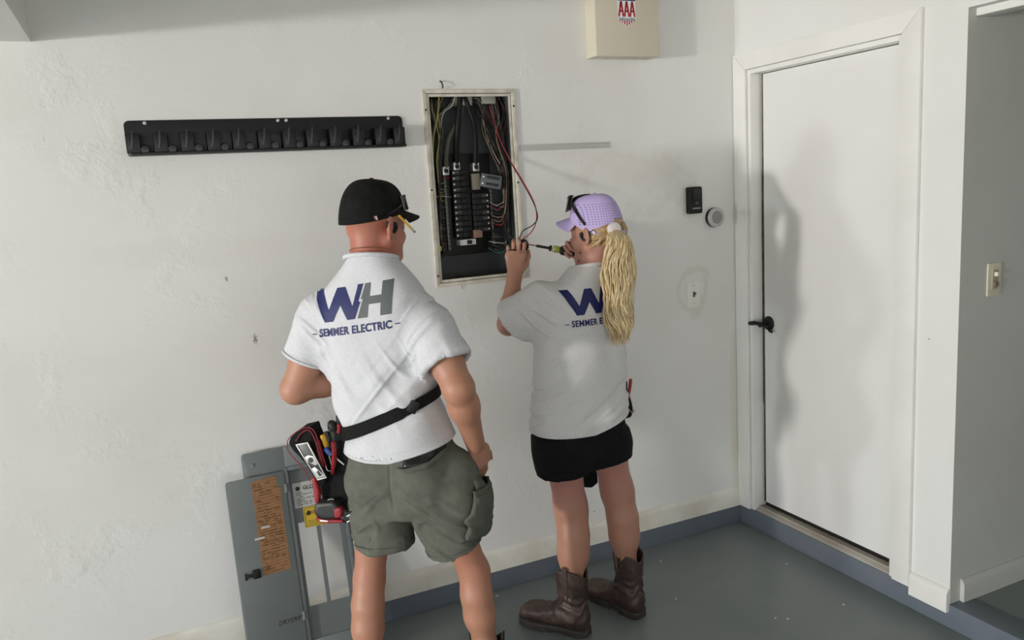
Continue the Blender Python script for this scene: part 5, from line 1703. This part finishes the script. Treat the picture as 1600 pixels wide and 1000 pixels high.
def handle(name, pts, f, r, m, parent, flat=.7):
    P_ = [Vector(QP(a, b, f)) for a, b in pts]
    return MB().tube(spline(P_, 14), r, 10, True, flat).build(name, m, parent, smooth=True)
pl = empty('pliers', QP(510, 735, -.075), 'red-handled pliers standing in the tool pouch', 'pliers')
handle('handle', [(496, 689), (499, 702), (502, 716), (504, 730)], -.078, [.009]*4+[.0105]*8+[.008]*3, M_redt, pl)
handle('handle', [(521, 690), (522, 706), (522, 722), (519, 740)], -.078, [.009]*4+[.010]*8+[.008]*3, M_redt, pl)
loop([(509, 728), (512, 735), (518, 736)], -.082, .0018, M_silver, 'jaw_spring', pl, False)
for label, m_, pts, f, r in (('yellow-handled screwdriver in the tool pouch', mat('handle_yellow', (206, 158, 40), 0.4), [(504, 679), (508, 690), (512, 704)], -.062, .0095),
                             ('blue-handled tool tucked low between the red plier handles', mat('handle_blue', (52, 84, 156), 0.4), [(508, 700), (513, 706), (518, 710)], -.070, .0095),
                             ('black-handled screwdriver between yellow and red handles', mat('handle_black', (24, 24, 25), 0.4), [(510, 674), (513, 686), (517, 700)], -.055, .009)):
    t_ = empty('screwdriver', QP(pts[-1][0], pts[-1][1], f), label, 'hand tool')
    handle('handle', pts, f, [r*.8]+[r]*9+[r*.85]*5, m_, t_, 1.0)
    a_, b_ = Vector(QP(*pts[-1], f)), Vector(QP(*pts[-2], f))
    MB().tube([a_, a_+(a_-b_).normalized()*.05], .003, 8).build('shank', M_silver, t_, smooth=True)
for label, c_, f in (('black and red tool grip standing at the back of the pouch', (522, 668), -.05), ('black tool grip with red side beside the white shirt', (535, 657), -.045)):
    t_ = empty('tool_grip', QP(c_[0], c_[1]+20, f), label, 'hand tool')
    x, y = c_
    P_ = [Vector(QP(x+dx, y+dy, f)) for dx, dy in ((2, 26), (1, 14), (-1, 4), (-2, -4), (1, -9))]
    MB().tube(spline(P_, 14), [.011]*4+[.012]*4+[.016]*3+[.017, .016, .012, .006], 12).build('grip', mat('grip_black', (25, 25, 26), 0.5), t_, smooth=True)
    MB().tube(spline([Vector(QP(x+dx, y+dy, f-.012)) for dx, dy in ((7, 8), (8, 2), (7, -5))], 8), .006, 8).build('grip_inlay', M_redt, t_, smooth=True)
    MB().tube(spline([Vector(QP(x+dx, y+dy, f)) for dx, dy in ((-1, 12), (0, 24), (1, 34))], 8), .007, 8).build('grip_neck', M_redt, t_, smooth=True)
drill = empty('cordless_tool', QP(515, 815, -.06), 'black and red cordless tool hanging below the pouch', 'power tool')
bag('battery', [(493, 786), (520, 784), (530, 795), (528, 812), (505, 814), (490, 806), (489, 796)], -.10, -.02, mat('tool_black', (33, 33, 35), 0.45), drill, rnd_=.010, wob=0)
bag('battery_base', [(492, 808), (506, 812), (536, 813), (535, 818), (505, 819), (494, 814)], -.098, -.025, M_redt, drill, h=.003, rnd_=.005, wob=0)
slab('battery_stripe', [(499, 812), (513, 813.5), (511, 816), (500, 815)], -.1005, -.098, mat('stripe_white', (224, 214, 214), 0.5), drill, .0004)
bag('trigger_block', [(520, 796), (530, 793), (534, 800), (532, 810), (522, 811)], -.103, -.08, M_redt, drill, h=.003, rnd_=.005, wob=0)
bag('motor_housing', [(530, 792), (545, 800), (548, 812), (540, 820), (530, 816)], -.09, -.03, mat('tool_black', (33, 33, 35), 0.45), drill, rnd_=.008, wob=0)
for k in range(4):
    y = 802+k*4.5
    slab('vent_rib', [(541, y), (548, y-3), (549, y-1), (542, y+2)], -.096, -.088, M_silver if k % 2 else M_dark, drill, .0004)

# ================================================================ the woman
wom = Frame((1.38, 2.48, 0.0), 2)
WP = wom.P
M_skin_w = skin_material('skin_tanned', (174, 128, 106), (176, 124, 112))
wom_root = empty('person', (1.40, 2.50, 0.0), 'person with long blonde ponytail and lavender cap holding a driver at the panel', 'person')
HW = Frame(wom.px(931, 361, 0.0), -24, -4)
SCW = .945
torsoW = Loft(wom.O, wom.r, wom.f, (0, 0, 1), [(.74, -.012, -.004, .192, .140), (.80, -.011, -.004, .189, .136), (.90, -.006, .0, .178, .118), (1.00, .0, .002, .173, .112), (1.12, .010, .004, .174, .114), (1.22, .024, .0, .170, .110), (1.29, .036, -.004, .154, .092), (1.34, .048, -.006, .114, .078), (1.375, .056, -.002, .076, .067), (1.40, .060, .002, .060, .058)], 2.3)
sLw, sRw = WP(-.105, .0, 1.292), WP(.180, .005, 1.275)
eLw = wom.px(794, 507, .13)
wLw = wom.px(804, 430, .19)
eRw = WP(.205, .20, 1.13)
wRw = wom.px(915, 404, .17)
kLw, kRw = wom.px(893, 803, .02), wom.px(966, 775, .02)
bootL_heel, bootR_heel = at(921, 993, Z=0.0), at(1004, 966, Z=0.0)
azL, azR = -34, -15
aLw = V3(bootL_heel)+Frame((0, 0, 0), azL).f*.066+np.array([0, 0, .11])
aRw = V3(bootR_heel)+Frame((0, 0, 0), azR).f*.066+np.array([0, 0, .11])
hipLw, hipRw = WP(-.095, .0, .80), WP(.085, .0, .80)
FW = Field([BB([sLw, sRw, eLw, eRw, wLw, wRw, kLw, kRw, aLw, aRw], .10), BB([HW.O], .15), torsoW, BB([aLw+Frame((0, 0, 0), azL).f*.12, aRw+Frame((0, 0, 0), azR).f*.12], .06), BB([wom.px(806, 375, .25)], .05)], 0.0042, 0.02)
FW.add(Loft(wom.O, wom.r, wom.f, (0, 0, 1), [(.72, -.008, .0, .150, .104), (.80, -.006, .0, .150, .104), (.95, .0, .002, .130, .092), (1.10, .012, .004, .142, .100), (1.22, .026, .0, .152, .096), (1.29, .038, -.004, .136, .078), (1.345, .052, -.004, .075, .058), (1.38, .058, .0, .052, .050)], 2.3), .02)
nk0, nk1 = WP(.058, .0, 1.33), HW.P(0, -.022*SCW, -.045*SCW)
FW.add(Cone(nk0, nk1, .056, .053), .03)
add_head(FW, HW, SCW)
for s_, e_, w_ in ((sLw, eLw, wLw), (sRw, eRw, wRw)):
    FW.add(Cone(s_, e_, .040, .038), .02)
    FW.add(Cone(e_, e_+(w_-e_)*.35, .037, .039), .02)
    FW.add(Cone(e_+(w_-e_)*.3, w_, .039, .0245), .02)
for h_, k_, a_ in ((hipLw, kLw, aLw), (hipRw, kRw, aRw)):
    FW.add(Cone(h_, k_+(h_-k_)*.1, .078, .055), .02)
    bk = -wom.f
    c0, c1 = k_+(a_-k_)*.22+bk*.014, k_+(a_-k_)*.42+bk*.012
    FW.add(Cone(k_+(h_-k_)*.12, k_, .055, .051), .04)
    FW.add(Cone(k_, c0, .050, .052), .04)
    FW.add(Cone(c0, c1, .053, .052), .04)
    FW.add(Cone(c1, k_+(a_-k_)*.75, .051, .038), .04)
    FW.add(Cone(k_+(a_-k_)*.73, a_, .038, .034), .02)
plug_c = wom.px(818, 383, .235)
# left hand: back of the hand to the camera, fingers over the top of the plug
hd = unit(wom.px(806, 392, .205)-wLw)
hn = unit(-wom.f*.93-wom.r*.36)
hs = unit(wom.r*.93-wom.f*.36)
tipsL, thL = add_hand(FW, wLw, hd, hn, hs, [(10, 52, 40), (8, 48, 42), (10, 50, 40), (16, 50, 38)], thumb=((.80, .50, -.40), (.92, .22, -.35), (.95, .0, -.35)), sc=.93, spread=.10)
# right hand closed round the driver grip in front of the chin
grip_a, grip_b = wom.px(884, 392, .175), wom.px(912, 397, .165)
rd = unit(wom.px(897, 392, .20)-wRw)
tipsR, thR = add_hand(FW, wRw, unit(-wom.r*.55+wom.f*.25+np.array([0, 0, .6])), unit(wom.f*.8+np.array([0, 0, .25])+wom.r*.4), unit(-wom.f*.2-wom.r*.5+np.array([0, 0, .9])), [(60, 75, 45)]*4, thumb=((.6, .6, -.4), (.8, .1, -.6), (.7, -.2, -.6)), sc=.90)
v, q = FW.mesh()
def tintW(v):
    l = (v-wom.O)@np.stack([wom.r, wom.f, np.array([0, 0, 1.])]).T
    th = np.clip((l[:, 2]-.46)/.10, 0, 1)*(l[:, 2] < .85)
    neck = bump01(l[:, 2], 1.42, .07)*.5*(l[:, 2] > 1.3)*(np.abs(l[:, 0]-.06) < .13)
    return np.clip(.12+.85*th+neck, 0, 1)
bodyW = np_mesh('body', v, q, M_skin_w, wom_root, None, 1, tintW)
tW = bvh(bodyW)
for cx_, cy_ in ((907, 395), (904.5, 407.5)):       # two little star tattoos on the neck
    st_ = [(cx_+(3.6 if i % 2 == 0 else 1.2)*math.sin(i*math.pi/5), cy_+(3.6 if i % 2 == 0 else 1.2)*math.cos(i*math.pi/5)) for i in range(10)]
    view_patch('star_tattoo', st_, tW, mat('tattoo_ink', (96, 66, 60), 0.6), bodyW, .0008, .003)
ring_c = V3(wLw)+unit(hd)*(.087+.016)*.93+hs*(-.010*.93)
rg = MB().tube([Vector(ring_c+(hs*math.cos(a)+(hn*.86-hd*.0)*math.sin(a))*.0098-hn*.004) for a in np.linspace(0, 2*math.pi, 25)], .0026, 8, False).build('finger_ring', M_black, None, smooth=True)
tag(rg, 'black ring on a finger of the raised hand at the panel', 'ring')

# ---- t-shirt
def sleeveW(s_, e_, frac, r0, r1):
    return sleeve(s_, e_, frac, r0, r1, wom)
FT = Field([torsoW, BB([sLw, sRw, sLw+(eLw-sLw)*.85, sRw+(eRw-sRw)*.8], .11)], 0.005, 0.02)
FT.add(torsoW, .02)
for s_, e_, fr_ in ((sLw, eLw, .86), (sRw, eRw, .75)):
    FT.add(sleeveW(s_, e_, fr_, .072, .084)[0], .05)
for s_, e_, fr_ in ((sLw, eLw, .86), (sRw, eRw, .75)):
    FT.cut(sleeveW(s_, e_, fr_, .072, .084)[1], .003)
FT.cut(Loft(wom.O, wom.r, wom.f, (0, 0, 1), [(.70, -.012, -.004, .180, .128), (.81, -.010, -.004, .176, .123), (.85, -.008, 0, .158, .10)], 2.3), .003)
wr_, wo_ = wom.r, wom.O
def hemW(r): return .800+.21*np.maximum(r+.02, 0)
FT.cut_fn(lambda X, Y, Z: hemW((X-wo_[0])*wr_[0]+(Y-wo_[1])*wr_[1])-Z)
FT.cut_fn(lambda X, Y, Z: Z-(1.388-.20*((X-wo_[0])*wom.f[0]+(Y-wo_[1])*wom.f[1])))
def foldW(v):
    l = (v-wom.O)@np.stack([wom.r, wom.f, np.array([0, 0, 1.])]).T
    r, f, z = l[:, 0], l[:, 1], l[:, 2]
    low = bump01(z, .90, .10)
    g1 = nz3(np.stack([r*.7-z*.4, f, z*1.0-.55*r], 1), (6, 6, 24), 21)
    g2 = nz3(np.stack([r+.25*z, f*.6, z*.35], 1), (15, 7, 6), 4)
    g3 = nz3(l, (8, 8, 5), 17)
    arm = bump01(r, -.15, .08)*bump01(z, 1.22, .10)
    g4 = nz3(np.stack([r*1.2-z*.8, f, (r+z)], 1), (7, 6, 24), 31)
    drag = bump01(r, .12, .06)*bump01(z, 1.05, .12)
    g5 = nz3(np.stack([r+z*.9, f, r*.4-z*.3], 1), (26, 7, 5), 8)
    hem = -.0016*bump01(z-hemW(r), .020, .0035)
    keep = np.clip((z-hemW(r)-.004)/.03, 0, 1)
    return keep*(.007*low*ridge(g1)+.008*low*g1+.009*g2+.006*g3+.008*arm*ridge(g4)+.006*arm*g4+.007*drag*g5)+hem
v, q = FT.mesh()
shirtW = np_mesh('t_shirt', v, q, M_shirt2, wom_root, foldW, 2)
hem_ring(torsoW, hemW, wom.O, wom.r, -.0035, M_shirt2, shirtW)
for s_, e_, fr_ in ((sLw, eLw, .86), (sRw, eRw, .75)):
    cuff(s_, e_, fr_, .072, .084, wom, M_shirt2, shirtW)
ncol = [Vector(WP(.058, -.002, 1.374)+(wom.r*math.cos(a)*.0625+wom.f*math.sin(a)*.060)+np.array([0, 0, 1])*(-.014*math.sin(a)+.002)) for a in np.linspace(0, 2*math.pi, 49)]
MB().tube(ncol, .008, 8, False, .7).build('collar', M_shirt2, shirtW, smooth=True)
shirt_logo(shirtW, wom.px(938, 489, -.115), wom.r+np.array([0, 0, 1])*.01, np.array([0, 0, 1.])+wom.r*.0, .92)

# ---- black shorts
M_sh2 = cloth_mat('black_cotton', (17, 17, 20), (23, 23, 26), 60, bscale=500)
pelW = Loft(wom.O, wom.r, wom.f, (0, 0, 1), [(.66, -.010, .0, .165, .112), (.71, -.010, .0, .178, .122), (.78, -.010, -.003, .172, .122), (.86, -.006, 0, .160, .110), (.90, -.004, 0, .150, .10)], 2.4)
def legW(a, b, secs):
    a, b = V3(a), V3(b)
    d = b-a; L_ = np.linalg.norm(d); w_ = d/L_
    t_ = unit(wom.f-w_*(wom.f@w_)); sd = np.cross(t_, w_)
    return [Loft(a, sd, t_, w_, [(h*L_, 0, 0, x, y) for h, x, y in s], 2.2) for s in secs]
lgA = legW(WP(-.100, -.002, .76), wom.px(880, 738, -.01), [[(-.2, .088, .118), (.4, .095, .112), (1.0, .093, .104)], [(.3, .078, .09), (1.0, .085, .096), (1.4, .087, .098)]])
lgB = legW(WP(.085, -.002, .76), wom.px(948, 712, .0), [[(-.2, .088, .118), (.4, .092, .112), (1.0, .088, .102)], [(.3, .076, .09), (1.0, .080, .094), (1.4, .082, .096)]])
FQ = Field([pelW, lgA[0], lgB[0]], 0.005, 0.02)
FQ.add(pelW, .02).add(lgA[0], .02)
FQ2 = Field([pelW, lgA[0], lgB[0]], 0.005, 0.02)
FQ2.add(lgB[0], .02)
FQ.D = np.minimum(FQ.D, FQ2.D)
FQ.add(Ell(WP(-.085, -.070, .745), [.080, .060, .075], (wom.r, wom.f, U)), .03)
FQ.add(Ell(WP(.070, -.070, .745), [.080, .060, .075], (wom.r, wom.f, U)), .03)
FQ.cut(lgA[1], .003).cut(lgB[1], .003)
v, q = FQ.mesh()
np_mesh('shorts', v, q, M_sh2, wom_root, lambda v: .004*nz3(v-wom.O, (12, 12, 14), 5), 2)

# ---- boots
M_leather = mat('brown_leather', (78, 58, 51), 0.5, col2=(52, 39, 35), vscale=14, bump=0.3, bscale=50)
M_leather2 = mat('brown_leather_strap', (58, 48, 44), 0.6, bump=0.2, bscale=60)
M_sole = mat('boot_sole', (66, 60, 54), 0.7, col2=(44, 40, 37), vscale=20, bump=0.2)
for hl, az_, sd in ((bootL_heel, azL, -1), (bootR_heel, azR, 1)):
    bt = make_boot(wom_root, hl, az_, M_leather, M_leather2, M_sole, hgt=.268, sc=.98, side=sd)
    B = Frame((hl[0], hl[1], 0), az_)
    # stitched flame ornament on the shaft, side and back
    for s in (-1, 1):
        for (pts) in ([(.02, .12), (.045, .16), (.03, .19), (.055, .225)], [(.10, .12), (.08, .16), (.10, .19), (.075, .225)], [(.045, .125), (.062, .15), (.058, .18), (.066, .20)]):
            P_ = []
            for f_, z_ in pts:
                th_ = (f_-.064)/.06
                P_.append(Vector(B.P(s*(.0445+.045*(z_-.11))*math.sqrt(max(.15, 1-th_*th_)), f_, z_)))
            MB().tube(spline(P_, 12), .0022, 6).build('stitching', M_leather2, bt, smooth=True)

# ---- cap with a pony-tail opening
def cap_mat(name, base, hole):
    m = bpy.data.materials.new(name); m.use_nodes = True
    nt = m.node_tree; p = nt.nodes['Principled BSDF']; L = nt.links.new
    p.inputs['Roughness'].default_value = .85
    p.inputs['Specular IOR Level'].default_value = .2
    tc = nt.nodes.new('ShaderNodeTexCoord')
    sp = nt.nodes.new('ShaderNodeVectorMath'); sp.operation = 'SCALE'; sp.inputs['Scale'].default_value = 118
    L(tc.outputs['Object'], sp.inputs[0])
    fr = nt.nodes.new('ShaderNodeVectorMath'); fr.operation = 'FRACTION'; L(sp.outputs[0], fr.inputs[0])
    sx = nt.nodes.new('ShaderNodeSeparateXYZ'); L(fr.outputs[0], sx.inputs[0])
    def d2(o):
        a = nt.nodes.new('ShaderNodeMath'); a.operation = 'SUBTRACT'; L(o, a.inputs[0]); a.inputs[1].default_value = .5
        b = nt.nodes.new('ShaderNodeMath'); b.operation = 'POWER'; L(a.outputs[0], b.inputs[0]); b.inputs[1].default_value = 2
        return b.outputs[0]
    s = nt.nodes.new('ShaderNodeMath'); s.operation = 'ADD'; L(d2(sx.outputs['X']), s.inputs[0]); L(d2(sx.outputs['Z']), s.inputs[1])
    r = nt.nodes.new('ShaderNodeMapRange'); r.inputs[1].default_value = .030; r.inputs[2].default_value = .055; r.inputs[3].default_value = 1; r.inputs[4].default_value = 0
    L(s.outputs[0], r.inputs[0])
    # perforations only on the side panels
    n = nt.nodes.new('ShaderNodeSeparateXYZ'); L(tc.outputs['Object'], n.inputs[0])
    g1 = nt.nodes.new('ShaderNodeMapRange'); g1.inputs[1].default_value = HW.O[2]+.022; g1.inputs[2].default_value = HW.O[2]+.03; L(n.outputs['Z'], g1.inputs[0])
    g2 = nt.nodes.new('ShaderNodeMapRange'); g2.inputs[1].default_value = HW.O[2]+.102; g2.inputs[2].default_value = HW.O[2]+.095; L(n.outputs['Z'], g2.inputs[0])
    mu = nt.nodes.new('ShaderNodeMath'); mu.operation = 'MULTIPLY'; L(g1.outputs[0], mu.inputs[0]); L(g2.outputs[0], mu.inputs[1])
    mu2 = nt.nodes.new('ShaderNodeMath'); mu2.operation = 'MULTIPLY'; L(mu.outputs[0], mu2.inputs[0]); L(r.outputs[0], mu2.inputs[1])
    mx = nt.nodes.new('ShaderNodeMix'); mx.data_type = 'RGBA'; mx.inputs[6].default_value = srgb(base); mx.inputs[7].default_value = srgb(hole)
    L(mu2.outputs[0], mx.inputs[0]); L(mx.outputs[2], p.inputs['Base Color'])
    return m
M_lav = cap_mat('lavender_mesh', (188, 172, 218), (112, 98, 140))
M_lav2 = mat('lavender_twill', (184, 168, 212), 0.85, spec=0.2, bump=0.1, bscale=500)
capW, domeW = make_cap(wom_root, HW, SCW, M_lav, M_lav2, rim=.008, tilt=.052, hole=True, height=.138, ra=.0855, rb=.1075)
crW = [c for c in capW.children if c.name.startswith('crown')][0]
tcw = bvh(crW)
view_patch('cap_patch', [(922.5, 362), (927, 358), (933.5, 364), (929, 368.5)], tcw, mat('patch_dark', (40, 34, 48), 0.6), capW, .0015)
view_patch('cap_patch_mark', [(925, 362), (927.2, 360.4), (931.2, 364), (928.8, 366)], tcw, mat('patch_light', (214, 208, 216), 0.6), capW, .0026)
earbud('black curled earbud in the ear below the lavender cap', HW, -1, SCW)
glasses_on_crown('black sunglasses pushed up on the lavender cap', HW, tcw, [(896, 320), (902, 331), (908, 341), (915.5, 351.5)], (0, .090, .095), .026, .030, .006, .30, .006)

# ---- hair
def hair_mat():
    m = bpy.data.materials.new('blonde_hair'); m.use_nodes = True
    nt = m.node_tree; p = nt.nodes['Principled BSDF']; L = nt.links.new
    a = nt.nodes.new('ShaderNodeAttribute'); a.attribute_name = 'tone'
    cr = nt.nodes.new('ShaderNodeValToRGB')
    cr.color_ramp.elements[0].color = srgb((166, 134, 92)); cr.color_ramp.elements[1].color = srgb((238, 222, 184))
    e = cr.color_ramp.elements.new(.5); e.color = srgb((212, 186, 138))
    L(a.outputs['Fac'], cr.inputs[0]); L(cr.outputs[0], p.inputs['Base Color'])
    p.inputs['Roughness'].default_value = .45
    p.inputs['Specular IOR Level'].default_value = .4
    return m
M_hair = hair_mat()
def strands(name, paths, parent, n=5):
    vs_, fs, tone = [], [], []
    for pts, r, t in paths:
        mb = MB().tube(pts, r, n, True, .6)
        o = len(vs_)
        vs_ += mb.v; fs += [tuple(i+o for i in f) for f in mb.f]; tone += [t]*len(mb.v)
    me = bpy.data.meshes.new(name)
    me.from_pydata(vs_, [], fs)
    a = me.attributes.new('tone', 'FLOAT', 'POINT'); a.data.foreach_set('value', np.array(tone, np.float32))
    for p in me.polygons: p.use_smooth = True
    me.materials.append(M_hair)
    o = bpy.data.objects.new(name, me); COL.objects.link(o)
    return attach(o, parent)
rh = random.Random(21)
tail = spline([wom.px(959, 358, -.112), wom.px(967, 378, -.150), wom.px(967, 420, -.160), wom.px(966, 465, -.155), wom.px(968, 505, -.150), wom.px(969, 540, -.150)], 40)
paths = []
for k in range(760):
    a0 = rh.uniform(0, 2*math.pi); rr = math.sqrt(rh.random())
    ln = rh.uniform(.72, 1.0) if rr > .4 else rh.uniform(.8, 1.0)
    ph = rh.uniform(0, 6.28); fq = rh.uniform(26, 40); am = rh.uniform(.003, .0085)
    pts, rad = [], []
    ns = 30
    for i in range(ns):
        t = i/(ns-1)*ln
        c = tail[min(int(t*40), 39)].lerp(tail[min(int(t*40)+1, 40)], t*40-int(t*40))
        wd = .010+.050*min(1, t*3.2)**.8*(1-.45*max(0, t-.55)/.45)
        wdp = .010+.028*min(1, t*3.5)*(1-.4*max(0, t-.6)/.4)
        ox = wd*rr*math.cos(a0)+am*min(1, t*4)*math.sin(t*fq+ph)+.006*math.sin(t*19+a0)*min(1, t*3)
        oy = wdp*rr*math.sin(a0)+am*min(1, t*4)*math.cos(t*fq*.9+ph)
        oz = 0.0
        pts.append(c+Vector(wom.r)*ox+Vector(wom.f)*oy)
        rad.append((.0019 if t < .85*ln else .0019*(1-(t-.85*ln)/(.15*ln))+.0004)*(0.6+.4*min(1, t*8)))
    paths.append((pts, rad, min(1, max(0, rh.gauss(.64, .27)))))
pony = strands('ponytail', paths, wom_root)
paths = []
for k in range(170):        # hair combed back from the temple and nape into the tail
    s = -1 if k % 3 else 1
    z0 = rh.uniform(-.055, .012); f0 = rh.uniform(-.075, .012)+z0*.25
    a = HW.P(s*.0755*SCW*math.sqrt(max(.1, 1-(f0/.105)**2)), f0, z0)
    b = HW.P(s*rh.uniform(.035, .06), -.088+rh.uniform(-.004, .006), rh.uniform(-.02, .02))
    c = HW.P(s*rh.uniform(.0, .02), -.106+rh.uniform(-.004, .006), rh.uniform(.0, .02))
    paths.append((spline([a, (a*.55+b*.45)+unit((a+b)*.5-HW.O)*.012, b, c], 10), [.0012]+[.0022]*9+[.0014], min(1, max(0, rh.gauss(.25, .15)))))
strands('combed_hair', paths, wom_root)
hb = Field([BB([HW.O], .14)], .004)
hb.add(Ell(HW.P(0, -.0145*SCW, .034*SCW), [.0765*SCW, .0975*SCW, .088*SCW], (HW.r, HW.f, HW.u)), .01)
hb.add(Ell(HW.P(0, -.060*SCW, -.022*SCW), [.060*SCW, .045*SCW, .045*SCW], (HW.r, HW.f, HW.u)), .02)
hf_, hu_ = HW.f, HW.u
hb.cut_fn(lambda X, Y, Z: ((X-HW.O[0])*hf_[0]+(Y-HW.O[1])*hf_[1]+(Z-HW.O[2])*hf_[2])-.012-1.1*np.maximum(0, (X-HW.O[0])*hu_[0]+(Y-HW.O[1])*hu_[1]+(Z-HW.O[2])*hu_[2]))
hb.cut_fn(lambda X, Y, Z: ((X-HW.O[0])*hu_[0]+(Y-HW.O[1])*hu_[1]+(Z-HW.O[2])*hu_[2])-.036)
v, q = hb.mesh()
hbo = np_mesh('hair_base', v, q, M_hair, wom_root, lambda v: .0015*nz3(v, (180, 180, 30), 2), 1)
ta = hbo.data.attributes.new('tone', 'FLOAT', 'POINT'); ta.data.foreach_set('value', np.full(len(hbo.data.vertices), .18, np.float32))
sc_ = V3(tail[0])
ax_ = unit(V3(tail[3])-V3(tail[0]))
ax_ = unit(ax_*.35+unit(V3(tail[0])-HW.O)*.8)
MB().lathe([(.008, -.014), (.019, -.015), (.024, -.009), (.025, 0.0), (.024, .009), (.018, .013), (.008, .012)], sc_+ax_*.002, ax_, 20).build('hair_tie', mat('white_scrunchie', (222, 214, 212), 0.9, bump=0.5, bscale=90), wom_root, smooth=True)

# ---- driver in her right hand, black plug in her left
drv = empty('nut_driver', grip_b, 'black driver with clear yellow collar held to the plug', 'screwdriver')
d0, d1 = wom.px(826, 382, .225), wom.px(856, 388, .205)
ax_d = unit(grip_b-d0)
def rod(a, b, r, m, nm, n=14): return MB().tube([Vector(a), Vector(b)], r, n).build(nm, m, drv, smooth=True)
def along(px_): return d0+(grip_b-d0)*((px_-826)/(912-826))
rod(along(826), along(840), .0022, mat('copper_tip', (150, 60, 52), 0.4), 'tip')
rod(along(838), along(862), .0052, M_black, 'shank')
MB().lathe([(.006, 0), (.012, .006), (.0125, .010), (0, .010)], along(857), ax_d, 16).build('chuck', M_black, drv, smooth=True)
MB().lathe([(0, 0), (.0115, 0), (.013, .004), (.013, .020), (.0115, .024), (0, .024)], along(863), ax_d, 18).build('collar', mat('clear_yellow', (186, 192, 92), 0.15, coat=.5), drv, smooth=True)
for k in range(3):
    MB().lathe([(.0128, 0), (.0138, .001), (.0138, .0025), (.0128, .0035)], along(866+k*3.2), ax_d, 18).build('collar_band', mat('band_olive', (112, 124, 44), 0.3), drv, smooth=True)
MB().lathe([(0, 0), (.012, 0), (.0165, .004), (.0185, .012), (.0175, .030), (.016, .055), (.016, .075), (.010, .08), (0, .08)], along(875), ax_d, 18).build('grip', M_black, drv, smooth=True)
plug = empty('power_plug', plug_c, 'small round black device held in the raised hand beside the panel', 'plug')
pax = unit(wom.r*.75-wom.f*.6+U*.15)
MB().lathe([(0, -.020), (.016, -.020), (.020, -.014), (.0205, .0), (.020, .010), (.016, .016), (.006, .019), (0, .019)], plug_c, pax, 22).build('body', M_black, plug, smooth=True)
for k in range(8):
    a = k*math.pi/4
    e1 = unit(np.cross(pax, U)); e2 = np.cross(pax, e1)
    c_ = plug_c+(e1*math.cos(a)+e2*math.sin(a))*.0205
    MB().tube([Vector(c_-pax*.012), Vector(c_+pax*.010)], .0018, 6).build('grip_rib', M_dark, plug, smooth=True)

# two leads looping out of the panel to the plug
for nm, m_, pts in (('red and black lead looping highest from the panel to the raised hand', WC['red'], [(at(765, 166, Y=YA+.03)), at(780, 215, Y=YA+.01), at(797, 250, Y=YA-.03), at(817, 283, Y=YA-.09), at(835, 318, Y=YA-.16), at(838, 345, Y=YA-.20), at(829, 364, Y=YA-.22), wom.px(817, 373, .23)]),
                    ('black lead hanging beside the red one from the panel to the raised hand', WC['black'], [(at(770, 170, Y=YA+.03)), at(783, 218, Y=YA+.01), at(799, 255, Y=YA-.03), at(818, 288, Y=YA-.09), at(834, 318, Y=YA-.16), at(840, 340, Y=YA-.20), at(832, 352, Y=YA-.21), at(818, 360, Y=YA-.22), wom.px(812, 371, .23)])):
    o = MB().tube(spline(pts, 60), .0020, 8).build('electrical_lead', m_, None, smooth=True)
    tag(o, nm, 'cable')

# ---- hip holster with red pliers, and the pouch hanging in front of her
hol = empty('hip_holster', wom.px(978, 640, -.02), 'black holster clipped at the hip with red handles in it', 'holster')
man_keep = man
man = wom
bag('holster_body', [(968, 622), (985, 618), (991, 640), (988, 652), (975, 657), (966, 648)], -.03, .03, M_pouch, hol, rnd_=.008)
bag('holster_back', [(967, 592), (970, 583), (976, 587), (982, 598), (982, 625), (968, 625)], .0, .02, mat('holster_shell', (30, 31, 33), 0.3), hol, rnd_=.006, wob=0)
loop([(975, 632), (983, 640), (988, 645), (991, 640)], -.033, .0022, mat('holster_trim', (150, 132, 104), 0.6), 'trim_edge', hol, False)
pl2 = empty('pliers', wom.px(975, 650, -.03), 'red-handled pliers at the hip of the person in black shorts', 'pliers')
handle('handle', [(970.5, 604), (969.5, 620), (968, 638), (967.5, 651)], -.045, [.007]+[.0085]*10+[.0095]*4, M_redt, pl2)
handle('handle', [(985.5, 592), (984, 606), (981, 620), (978, 636)], -.035, [.007]+[.0085]*10+[.0095]*4, M_redt, pl2)
fp = bag('front_pouch', [(910, 690), (932, 690), (934, 735), (936, 755), (926, 763), (913, 762), (909, 735)], .125, .165, M_pouch, None, rnd_=.010)
tag(fp, 'black pouch hanging in front between the bare legs', 'pouch')
man = man_keep
